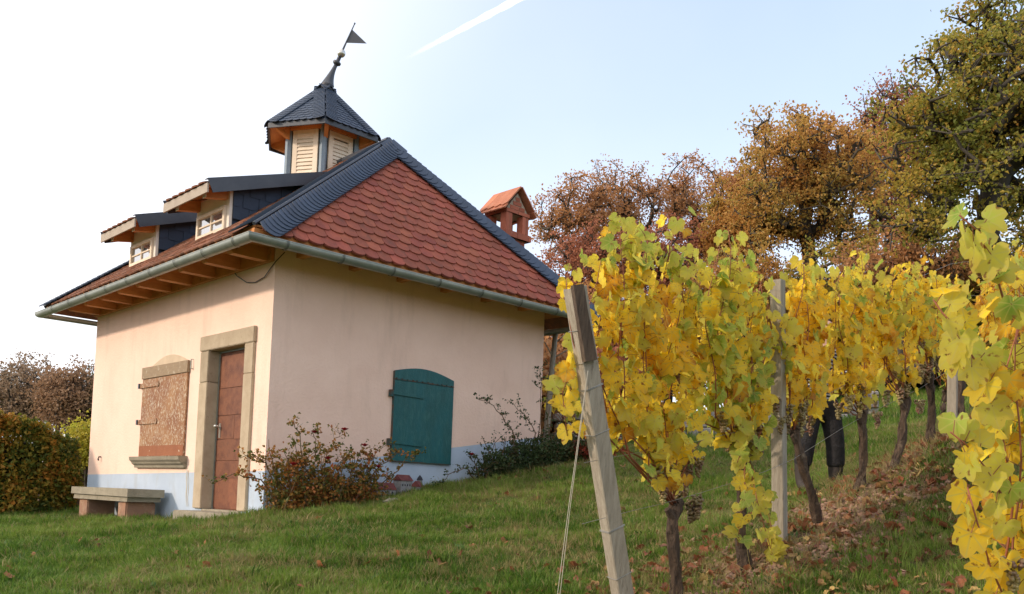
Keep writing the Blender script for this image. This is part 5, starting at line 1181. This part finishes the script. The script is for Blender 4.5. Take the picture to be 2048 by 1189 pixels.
def rock(name, label, p, s, mt_, seed, cat='stone'):
    bm = bmesh.new(); bmesh.ops.create_icosphere(bm, subdivisions=2, radius=1); r_ = random.Random(seed)
    for v in bm.verts: v.co = Vector((v.co.x*s[0], v.co.y*s[1], v.co.z*s[2]))*(1+r_.uniform(-.13, .13))+Vector(p)
    V = [v.co.copy() for v in bm.verts]; Fc = [[v.index for v in f.verts] for f in bm.faces]; bm.free()
    return tag(obj(name, V, Fc, mt_), label, cat)
rock('flat_stone', 'flat pale stone lying in the grass before the miniature village', (1.28, -.75, t1(1.28, -.75)+.0), (.16, .10, .045), graystone, 3)

# ------------------------------------------------------------------ dry stone wall up the slope
dw = thing('dry_stone_wall', 'low tumbled dry stone wall seen through the gaps in the vines', 'stone wall', (9, .5, t1(9, .5)))
bm = bmesh.new(); bmesh.ops.create_cube(bm, size=1); bmesh.ops.bevel(bm, geom=bm.edges[:], offset=.13, segments=1, affect='EDGES'); me = bpy.data.meshes.new('stone'); bm.to_mesh(me); bm.free()
stm = mat('field_stone', (.36, .33, .30), (.26, .22, .19), 5, .95, .5, 30, rand=.25, hue=.02); me.materials.append(stm)
rw = random.Random(9)
for j in range(4):
    s = 0
    while s < 5.6:
        w_ = rw.uniform(.18, .38); u = (s+w_/2)/5.6; x = 6.7+(12.2-6.7)*u; y = 1.9+(-1.4-1.9)*u; z = t1(x, y)+.09+j*.165
        if rw.random() < (1, .97, .9, .55)[j]:
            inst('stone', me, Matrix.Translation((x+rw.uniform(-.03, .03), y+rw.uniform(-.04, .04), z)) @ Matrix.Rotation(math.atan2(-3.3, 5.5)+rw.uniform(-.12, .12), 4, 'Z') @ Matrix.Rotation(rw.uniform(-.1, .1), 4, 'Y') @ Matrix.Diagonal((w_, .28, rw.uniform(.14, .18), 1)), dw)
        s += w_+.015

# ------------------------------------------------------------------ car uphill
carp = mat('black_car_paint', (.012, .012, .014), None, rough=.22, spec=.6); carg = mat('car_glass', (.05, .08, .10), None, rough=.08, spec=1); plate_m = mat('plate_white', (.6, .6, .58), None, rough=.5); tyre = mat('tyre', (.015, .015, .015), None, rough=.9); tail = mat('tail_light', (.28, .01, .01), None, rough=.2)
def car():
    x, y = gp(1826, 25.5); z = t1(x, y); t = thing('parked_car', 'black car parked up the slope, its tail glimpsed between the vines', 'car', (x, y, z)); d = Vector((x-CAM.x, y-CAM.y, 0)).normalized(); a = math.atan2(d.y, d.x)+.12
    M = Matrix.Translation((x, y, z)) @ Matrix.Rotation(a, 4, 'Z')   # +x forward, rear towards the viewer
    prof = [(-1.95, .32), (-2.0, .55), (-1.93, .92), (-1.72, 1.02), (-1.35, 1.40), (-.3, 1.47), (.35, 1.38), (1.0, .95), (1.85, .78), (1.98, .5), (1.95, .3)]
    mb = MB(); n = len(prof)
    def half(zz): return .83 if zz < .95 else .83-(zz-.95)*.42
    V = [M @ Vector((px, s*half(pz)*(1 if abs(px) < 1.7 else .93), pz)) for s in (-1, 1) for px, pz in prof]
    mb.add(V, [tuple(range(n)), tuple(range(n, 2*n))[::-1]]+[(i, n+i, n+(i+1) % n, (i+1) % n) for i in range(n)]); mb.build('body', carp, t, bevel=.04)
    def quad(name, P, m_): MB().prism([M @ Vector(p) for p in P], (M.to_3x3() @ Vector((-.012, 0, .006)))).build(name, m_, t)
    quad('rear_window', [(-1.70, -.62, 1.06), (-1.70, .62, 1.06), (-1.42, .54, 1.34), (-1.42, -.54, 1.34)], carg)
    quad('number_plate_panel', [(-1.995, -.26, .58), (-1.995, .26, .58), (-1.99, .26, .70), (-1.99, -.26, .70)], plate_m)
    for s in (-1, 1): quad('tail_light', [(-1.93, s*.74-.07, .72), (-1.93, s*.74+.07, .72), (-1.88, s*.74+.06, .95), (-1.88, s*.74-.06, .95)], tail)
    quad('bumper', [(-2.03, -.74, .34), (-2.03, .74, .34), (-2.03, .74, .54), (-2.03, -.74, .54)], carp)
    for px in (-1.25, 1.2):
        for s in (-1, 1):
            w_ = MB(); w_.lathe([(.20, -.1), (.31, -.09), (.32, 0), (.31, .09), (.20, .1)], M @ Matrix.Translation((px, s*.76, .31)) @ Matrix.Rotation(R(90), 4, 'X'), 18); wo = w_.build('wheel', tyre, t)
            MB().lathe([(.02, -.03), (.19, -.02), (.19, .02), (.02, .03)], M @ Matrix.Translation((px, s*.85, .31)) @ Matrix.Rotation(R(90), 4, 'X'), 12).build('rim', zinc, wo)
    for px0, px1 in ((-1.15, -.30), (-.22, .55)):
        for s in (-1, 1): MB().prism([M @ Vector(p) for p in ((px0, s*.80, 1.0), (px1, s*.80, 1.0), (px1-.1*(px1 > 0), s*.68, 1.30), (px0+.1, s*.68, 1.34))], M.to_3x3() @ Vector((0, s*.012, 0))).build('side_window', carg, t)
    c = bpy.data.curves.new('plate_text', 'FONT'); c.body = '27'; c.size = .13; c.extrude = .002; c.align_x = 'CENTER'; o_ = bpy.data.objects.new('tmp', c); COL.objects.link(o_)
    bpy.context.view_layer.update(); dg = bpy.context.evaluated_depsgraph_get(); me_ = bpy.data.meshes.new_from_object(o_.evaluated_get(dg)); me_.materials.clear(); me_.materials.append(black); bpy.data.objects.remove(o_)
    inst('number_plate_text', me_, M @ Matrix.Translation((-2.012, -.10, .595)) @ Matrix.Rotation(R(-90), 4, 'Z') @ Matrix.Rotation(R(90), 4, 'X'), t)
car()

# ------------------------------------------------------------------ person behind the row
skin = mat('skin', (.50, .30, .21), (.44, .25, .17), 8, .55); trous = mat('black_trousers', (.012, .012, .014), (.026, .024, .026), 14, .9, 1.0, 26); boot = mat('dark_boot', (.035, .026, .022), (.05, .04, .034), 9, .7, .3, 20); hairm = mat('brown_hair', (.06, .035, .02), (.035, .02, .012), 30, .7, .5, 60)
shirt = mat('striped_shirt', (.02, .022, .03), None, rough=.9)
nt = shirt.node_tree; wv = nt.nodes.new('ShaderNodeTexWave'); wv.wave_type = 'BANDS'; wv.bands_direction = 'Z'; wv.inputs['Scale'].default_value = 9; wv.inputs['Distortion'].default_value = 1.2; tcn = nt.nodes.new('ShaderNodeTexCoord'); nt.links.new(tcn.outputs['Object'], wv.inputs['Vector'])
crn = nt.nodes.new('ShaderNodeValToRGB'); crn.color_ramp.elements[0].position = .55; crn.color_ramp.elements[0].color = (.015, .016, .024, 1); crn.color_ramp.elements[1].position = .72; crn.color_ramp.elements[1].color = (.42, .44, .48, 1)
nt.links.new(wv.outputs['Fac'], crn.inputs[0]); nt.links.new(crn.outputs[0], nt.nodes['Principled BSDF'].inputs['Base Color'])
def skinned(name, V, E, rad, mt_, parent, M, root=0, sub=2):
    me_ = bpy.data.meshes.new(name); me_.from_pydata([M @ Vector(v) for v in V], E, []); me_.materials.append(mt_); o_ = bpy.data.objects.new(name, me_); COL.objects.link(o_); o_.parent = parent
    o_.data.transform(Matrix.Translation(-org(parent))); md = o_.modifiers.new('Skin', 'SKIN'); md.use_smooth_shade = True; sv = me_.skin_vertices[0].data
    for i, rr in enumerate(rad): sv[i].radius = rr if isinstance(rr, tuple) else (rr, rr); sv[i].use_root = (i == root)
    s_ = o_.modifiers.new('Sub', 'SUBSURF'); s_.levels = sub; s_.render_levels = sub; return o_
def person():
    x, y = 3.42, -4.88; z = t1(x, y); t = thing('person', 'person in black trousers and striped shirt picking grapes behind the near row', 'person', (x, y, z)); M = Matrix.Translation((x, y, z)) @ Matrix.Rotation(R(-125+90), 4, 'Z')  # local -y faces the row
    # body: pelvis 0
    V = [(0, 0, .95), (0, .0, 1.12), (0, -.02, 1.32), (0, -.03, 1.44), (0, -.045, 1.54), (0, -.07, 1.63), (0, -.075, 1.72)]; E = [(0, 1), (1, 2), (2, 3), (3, 4), (4, 5), (5, 6)]; Rd = [(.15, .11), (.135, .10), (.16, .105), (.12, .085), .052, (.075, .092), (.068, .082)]
    for s in (-1, 1):
        b = len(V); V += [(s*.10, 0, .88), (s*.155, -.01, .50), (s*.18, .018, .14)]; E += [(0, b), (b, b+1), (b+1, b+2)]; Rd += [.085, .052, .032]
        b = len(V); V += [(s*.18, -.03, 1.42), (s*.25, -.10, 1.17), (s*.17, -.34, 1.10), (s*.15, -.41, 1.11)]; E += [(3, b), (b, b+1), (b+1, b+2), (b+2, b+3)]; Rd += [.055, .042, .03, (.036, .02)]
        palm = b+3
        for k, (fx, ln) in enumerate(((-.028, .055), (-.010, .065), (.009, .062), (.027, .05))):
            c = len(V); px, py, pz = V[palm]; V += [(px+fx, py-.035, pz), (px+fx, py-.035-ln*.5, pz-.006), (px+fx, py-.035-ln*.85, pz-.028)]; E += [(palm, c), (c, c+1), (c+1, c+2)]; Rd += [.0095, .0085, .007]
        c = len(V); px, py, pz = V[palm]; V += [(px-s*.035, py-.01, pz-.005), (px-s*.045, py-.045, pz-.02)]; E += [(palm, c), (c, c+1)]; Rd += [.011, .0085]
    skinned('body', V, E, Rd, skin, t, M)
    tv, te, tr = [(0, 0, .97), (0, 0, .90)], [(0, 1)], [(.165, .125), (.16, .12)]
    for s in (-1, 1): b = len(tv); tv += [(s*.10, 0, .80), (s*.155, -.01, .50), (s*.175, .012, .30), (s*.178, .015, .24)]; te += [(1, b), (b, b+1), (b+1, b+2), (b+2, b+3)]; tr += [.115, .098, .095, .088]
    skinned('trousers', tv, te, tr, trous, t, M)
    for s in (-1, 1): skinned('boot', [(s*.18, .02, .40), (s*.18, .022, .16), (s*.18, .015, .055), (s*.188, -.08, .04), (s*.192, -.15, .035)], [(0, 1), (1, 2), (2, 3), (3, 4)], [.086, .074, (.064, .062), (.058, .048), (.048, .036)], boot, t, M)
    sv_, se, sr = [(0, 0, .82), (0, .0, 1.0), (0, .0, 1.12), (0, -.02, 1.32), (0, -.03, 1.43)], [(0, 1), (1, 2), (2, 3), (3, 4)], [(.19, .145), (.178, .135), (.165, .125), (.185, .125), (.135, .095)]
    for s in (-1, 1): b = len(sv_); sv_ += [(s*.18, -.03, 1.415), (s*.25, -.10, 1.17), (s*.185, -.29, 1.11)]; se += [(4, b), (b, b+1), (b+1, b+2)]; sr += [.07, .058, .045]
    skinned('shirt', sv_, se, sr, shirt, t, M, root=1)
    skinned('hair', [(0, -.05, 1.76), (0, .0, 1.72), (0, .015, 1.62), (-.05, -.03, 1.70), (.05, -.03, 1.70)], [(0, 1), (1, 2), (1, 3), (1, 4)], [(.068, .07), (.08, .07), (.07, .045), .035, .035], hairm, t, M, root=1)
    for s in (-1, 1):
        e = MB(); e.lathe([(.003, -.011), (.010, -.006), (.012, 0), (.010, .006), (.003, .011)], M @ Matrix.Translation((s*.03, -.157, 1.665)), 8); e.build('eye', mat('eye', (.6, .6, .58), None, rough=.2) if 'eye' not in MATS else MATS['eye'], t)
        skinned('ear', [(s*.078, -.06, 1.68), (s*.082, -.055, 1.65), (s*.076, -.06, 1.63)], [(0, 1), (1, 2)], [(.008, .016), (.009, .018), (.007, .01)], skin, t, M)
    skinned('nose', [(0, -.155, 1.67), (0, -.178, 1.638), (0, -.165, 1.63)], [(0, 1), (1, 2)], [.008, .013, .011], skin, t, M)
    skinned('mouth', [(-.022, -.158, 1.602), (0, -.166, 1.601), (.022, -.158, 1.602)], [(0, 1), (1, 2)], [.004, .007, .004], mat('lips', (.40, .13, .11)), t, M)
person()

# ------------------------------------------------------------------ contrail
def contrail():
    D = 4000.; pts = []; V = []; UV = []
    def far(px, py): 
        v = (F2+R3*((px-1024)/1812.4)-U3*((py-594.5-297.06)/1812.4)); return np.array(CAM)+np.array(v)*D
    a, b_ = far(800, 124), far(1240, -110); ax_ = b_-a; L_ = np.linalg.norm(ax_); ax_ /= L_; view = (a-np.array(CAM)); view /= np.linalg.norm(view); wd = np.cross(ax_, view); wd /= np.linalg.norm(wd); dp = np.cross(ax_, wd)
    n, m_ = 40, 16
    for i in range(n+1):
        u = i/n; rad = 11+13*u
        for k in range(m_+1):
            an = 2*math.pi*k/m_; V.append(a+ax_*L_*u+(wd*math.cos(an)+dp*math.sin(an)*.5)*rad*(1+.12*math.sin(i*1.7))); UV.append((u, abs(math.cos(an))))
    Fc = [(i*(m_+1)+k, i*(m_+1)+k+1, (i+1)*(m_+1)+k+1, (i+1)*(m_+1)+k) for i in range(n) for k in range(m_)]
    m = bpy.data.materials.new('contrail_ice'); m.use_nodes = True; nt = m.node_tree; N = nt.nodes; L = nt.links; N.remove(N['Principled BSDF'])
    tcn = N.new('ShaderNodeTexCoord'); sp = N.new('ShaderNodeSeparateXYZ'); L.new(tcn.outputs['UV'], sp.inputs[0])
    ed = N.new('ShaderNodeMapRange'); ed.inputs[1].default_value = 1; ed.inputs[2].default_value = 0; ed.interpolation_type = 'SMOOTHSTEP'; L.new(sp.outputs['Y'], ed.inputs[0])
    fa = N.new('ShaderNodeMapRange'); fa.inputs[1].default_value = .0; fa.inputs[2].default_value = .5; fa.interpolation_type = 'SMOOTHSTEP'; L.new(sp.outputs['X'], fa.inputs[0])
    mu = N.new('ShaderNodeMath'); mu.operation = 'MULTIPLY'; L.new(ed.outputs[0], mu.inputs[0]); L.new(fa.outputs[0], mu.inputs[1])
    m2 = N.new('ShaderNodeMath'); m2.operation = 'MULTIPLY'; m2.inputs[1].default_value = .6; L.new(mu.outputs[0], m2.inputs[0])
    df = N.new('ShaderNodeBsdfDiffuse'); df.inputs[0].default_value = (.95, .95, .95, 1); tl = N.new('ShaderNodeBsdfTranslucent'); tl.inputs[0].default_value = (.95, .95, .95, 1); a_ = N.new('ShaderNodeAddShader'); L.new(df.outputs[0], a_.inputs[0]); L.new(tl.outputs[0], a_.inputs[1])
    tp = N.new('ShaderNodeBsdfTransparent'); mx = N.new('ShaderNodeMixShader'); L.new(m2.outputs[0], mx.inputs[0]); L.new(tp.outputs[0], mx.inputs[1]); L.new(a_.outputs[0], mx.inputs[2]); L.new(mx.outputs[0], N['Material Output'].inputs[0])
    o = obj('contrail', np.array(V), Fc, m, smooth=True, uvs=UV); tag(o, 'white vapour trail crossing the pale blue sky above the roof', 'contrail')
contrail()

# ------------------------------------------------------------------ grass, litter, clods (geometry nodes on point clouds)
def scatter(name, label, P, rot, scl, meshes):
    src = bpy.data.collections.new(name+'_kinds')
    for i, me_ in enumerate(meshes): src.objects.link(bpy.data.objects.new(name+'_kind', me_))
    me_ = bpy.data.meshes.new(name); me_.from_pydata(P.tolist(), [], [])
    a = me_.attributes.new('rot', 'FLOAT_VECTOR', 'POINT'); a.data.foreach_set('vector', rot.astype(float).ravel()); a = me_.attributes.new('scl', 'FLOAT', 'POINT'); a.data.foreach_set('value', scl.astype(float))
    o = bpy.data.objects.new(name, me_); COL.objects.link(o); ng = bpy.data.node_groups.new(name, 'GeometryNodeTree')
    ng.interface.new_socket('Geometry', in_out='INPUT', socket_type='NodeSocketGeometry'); ng.interface.new_socket('Geometry', in_out='OUTPUT', socket_type='NodeSocketGeometry')
    N = ng.nodes; L = ng.links; gi, go = N.new('NodeGroupInput'), N.new('NodeGroupOutput'); ip = N.new('GeometryNodeInstanceOnPoints'); ci = N.new('GeometryNodeCollectionInfo'); ci.inputs['Collection'].default_value = src; ci.inputs['Separate Children'].default_value = True; ci.inputs['Reset Children'].default_value = True
    na = N.new('GeometryNodeInputNamedAttribute'); na.data_type = 'FLOAT_VECTOR'; na.inputs['Name'].default_value = 'rot'; nb = N.new('GeometryNodeInputNamedAttribute'); nb.data_type = 'FLOAT'; nb.inputs['Name'].default_value = 'scl'
    L.new(gi.outputs[0], ip.inputs['Points']); L.new(ci.outputs[0], ip.inputs['Instance']); ip.inputs['Pick Instance'].default_value = True
    er = N.new('FunctionNodeEulerToRotation'); L.new(na.outputs[0], er.inputs[0]); L.new(er.outputs[0], ip.inputs['Rotation']); L.new(nb.outputs[0], ip.inputs['Scale']); L.new(ip.outputs[0], go.inputs[0])
    md = o.modifiers.new('scatter', 'NODES'); md.node_group = ng; tag(o, label, kind='stuff'); return o
def tuft(seed, n, h, wd, spread, mt_, droop=.5):
    r_ = random.Random(seed); V, Fc, RN = [], [], []
    for i in range(n):
        a = r_.uniform(0, 6.28); rr = spread*math.sqrt(r_.random()); p = Vector((rr*math.cos(a), rr*math.sin(a), -.01)); hh = h*r_.uniform(.5, 1.15); a2 = a+r_.uniform(-1, 1); d = Vector((math.cos(a2), math.sin(a2), 0))*hh*r_.uniform(.15, droop*1.5); s = Vector((-math.sin(a2), math.cos(a2), 0))*wd*r_.uniform(.6, 1.1); b_ = len(V)
        V += [p-s, p+s, p+d*.35+Vector((0, 0, hh*.55))-s*.85, p+d*.35+Vector((0, 0, hh*.55))+s*.85, p+d+Vector((0, 0, hh*r_.uniform(.75, 1)))]; Fc += [(b_, b_+1, b_+3, b_+2), (b_+2, b_+3, b_+4)]; q = r_.uniform(0, .35); RN += [q, q]
    return mesh('tuft', V, Fc, mt_, fattr=RN)
G1 = foliage('grass_blade', [(.045, .11, .012), (.095, .185, .022), (.18, .27, .04), (.26, .32, .07)], .42, scale=.55)
G2 = foliage('dry_grass_blade', [(.35, .28, .12), (.28, .22, .09), (.2, .2, .06)], .3, scale=2)
gt = [tuft(i, 24, .066, .0026, .055, G1) for i in range(5)]+[tuft(20, 26, .05, .0026, .06, G1, .9), tuft(21, 12, .06, .002, .05, G2, .9)]
def pts_view(n, d0, d1, amax, seed):
    r = np.random.default_rng(seed); d = r.uniform(d0, d1, n); a = r.uniform(-amax, amax, n); x = CAM.x+d*np.cos(TH+a); y = CAM.y+d*np.sin(TH+a); return x, y, d, r
def clear(x, y): return ~((x > -.03) & (x < LB+.03) & (y > -.03) & (y < LA+.03)) & ~((x > -.42) & (x < 0) & (y > 0) & (y < 1.46))
def rand_rot(n, r, tilt=.15): return np.stack([r.normal(size=n)*tilt, r.normal(size=n)*tilt, r.uniform(0, 6.28, n)], 1)
x, y, d, r = pts_view(125000, 1.6, 16, .72, 1)
berm = np.exp(-((y+6.0+.12*np.sin(x*1.7))/.42)**2)*np.clip((x+1.3)/1.4, 0, 1); patch = .5+.5*np.sin(x*2.3+1.7*np.sin(y*1.9))*np.sin(y*2.7+.8*np.sin(x*3.1))
lush = np.exp(-((x+.3)**2+(y+2)**2)/30)
dryz = np.clip((x*.35+y*-.38+.25+1.2*np.sin(x*1.1+y*.7)*np.sin(y*1.6-x*.5)+.6*np.sin(x*3.7)*np.sin(y*3.1))/1.6, 0, 1)
keep = (r.uniform(size=len(x)) > .4*dryz) & clear(x, y) & (r.uniform(size=len(x)) > berm*.93) & (r.uniform(size=len(x)) < .72+.28*patch)
bare = (np.sin(x*1.3+2)*np.sin(y*1.1+x*.6) > .62) & (r.uniform(size=len(x)) < .45); keep &= ~bare
x, y, d, berm, patch = x[keep], y[keep], d[keep], berm[keep], patch[keep]; z = T(x, y)+lumps(x, y)
scatter('grass', 'short meadow grass covering the slope', np.stack([x, y, z], 1), rand_rot(len(x), r), r.uniform(.55, 1.15, len(x))*(.75+.65*patch)*np.clip(.75+d*.045, .8, 1.35), gt)
x, y, d, r = pts_view(60000, 1.6, 15, .72, 12)
pt = np.clip((x*.35+y*-.38+.25+1.2*np.sin(x*1.1+y*.7)*np.sin(y*1.6-x*.5)+.6*np.sin(x*3.7)*np.sin(y*3.1))/1.6, 0, 1)
k = clear(x, y) & (r.uniform(size=len(x)) < .03+.45*pt); x, y, d = x[k], y[k], d[k]
scatter('dry_grass', 'bleached dry grass mixed into the sunny part of the slope', np.stack([x, y, T(x, y)+lumps(x, y)], 1), rand_rot(len(x), r, .25), r.uniform(.7, 1.2, len(x))*np.clip(.75+d*.045, .8, 1.35), [tuft(70+i, 16, .065, .0024, .06, G2, 1.1) for i in range(3)])
x, y, d, r = pts_view(22000, 16, 40, .72, 2); k = clear(x, y); x, y, d = x[k], y[k], d[k]
scatter('far_grass', 'grass on the upper slope between the vines and the wood', np.stack([x, y, T(x, y)], 1), rand_rot(len(x), r), r.uniform(1.6, 3.0, len(x)), gt)
# tall pale stalks
r = np.random.default_rng(8); n = 420; x = np.r_[r.uniform(-1.3, 2.6, n//2), r.uniform(-3.2, .5, n//2)]; y = np.r_[r.uniform(-1.0, -.45, n//2), r.uniform(.2, 4.5, n//2)-0]; x[n//2:] = r.uniform(-1.5, -.55, n-n//2); k = clear(x, y); x, y = x[k], y[k]
stk_ = [tuft(40+i, 5, .20, .0016, .03, G2, .35) for i in range(3)]
scatter('dry_grass_stalks', 'thin pale seed stalks standing above the lawn', np.stack([x, y, T(x, y)], 1), rand_rot(len(x), r, .1), r.uniform(.4, 1.1, len(x)), stk_)
# broad leaved weeds in the lawn
n = 1500; x = r.uniform(-4, 6, n); y = r.uniform(-6.8, 3, n); k = clear(x, y) & (np.sin(x*2.1+y)*np.sin(y*1.7) > -.2); x, y = x[k], y[k]
W1 = foliage('weed_leaf', [(.035, .085, .018), (.06, .13, .025), (.10, .17, .04)], .3, scale=2)
scatter('weeds', 'low broad leaved weeds and clover among the grass', np.stack([x, y, T(x, y)+lumps(x, y)], 1), rand_rot(len(x), r, .15), r.uniform(.5, 1.3, len(x)), [tuft(90+i, 12, .055, .009, .035, W1, 1.6) for i in range(3)])
# fallen leaves
LF = foliage('fallen_leaf', [(.34, .15, .06), (.26, .09, .04), (.16, .06, .03), (.50, .34, .12)], .2, (.15, .07, .03), scale=2)
fl = [mesh('fallen_leaf', [(a*.05, b_*.05, c*.07) for a, b_, c in V_], F__, LF, smooth=True, uvs=u_) for V_, F__, u_ in LG[:4]]
n = 2400; x = r.uniform(-1.3, 9, n); y = -5.95+r.normal(size=n)*.55-.12; x2 = r.uniform(-3.5, 6, 170); y2 = r.uniform(-5.5, 0, 170); x3 = r.uniform(-1.8, 6, 500); y3 = r.uniform(-7.4, -6.3, 500); x = np.r_[x, x2, x3]; y = np.r_[y, y2, y3]; k = clear(x, y); x, y = x[k], y[k]
scatter('fallen_leaves', 'curled brown and yellow vine leaves lying under the row', np.stack([x, y, T(x, y)+lumps(x, y)+r.uniform(.012, .045, len(x))], 1), rand_rot(len(x), r, .5), r.uniform(.6, 1.25, len(x)), fl)
# clods and pebbles on the bare strip
cl_ = []
clm = mat('clod', (.19, .10, .065), (.32, .20, .14), 3, .95, .4, 60, rand=.35, hue=.01)
for i in range(4):
    bm = bmesh.new(); bmesh.ops.create_icosphere(bm, subdivisions=1, radius=.02); rb_ = random.Random(i)
    for v in bm.verts: v.co = Vector((v.co.x*1.2, v.co.y, v.co.z*.65))*(1+rb_.uniform(-.3, .3))
    me_ = bpy.data.meshes.new('clod'); bm.to_mesh(me_); bm.free(); me_.materials.append(clm); cl_.append(me_)
n = 11000; x = r.uniform(-.9, 9, n); y = -6.02+r.normal(size=n)*.32; k = r.uniform(size=n) < np.clip((x+.9)/1.3, 0, 1); x, y = x[k], y[k]
scatter('clods', 'pinkish soil clods and pebbles on the bare strip under the vines', np.stack([x, y, T(x, y)+.006], 1), rand_rot(len(x), r, .6), r.uniform(.25, 1.25, len(x))**1.3, cl_)
# dry twigs and straw on the strip
n = 1500; x = r.uniform(-.8, 8, n); y = -5.95+r.normal(size=n)*.35
scatter('straw', 'dry straw and prunings heaped along the vine strip', np.stack([x, y, T(x, y)+.015], 1), rand_rot(len(x), r, .9), r.uniform(.5, 1.3, len(x)), [tuft(60+i, 7, .10, .0016, .05, G2, 1.5) for i in range(3)])
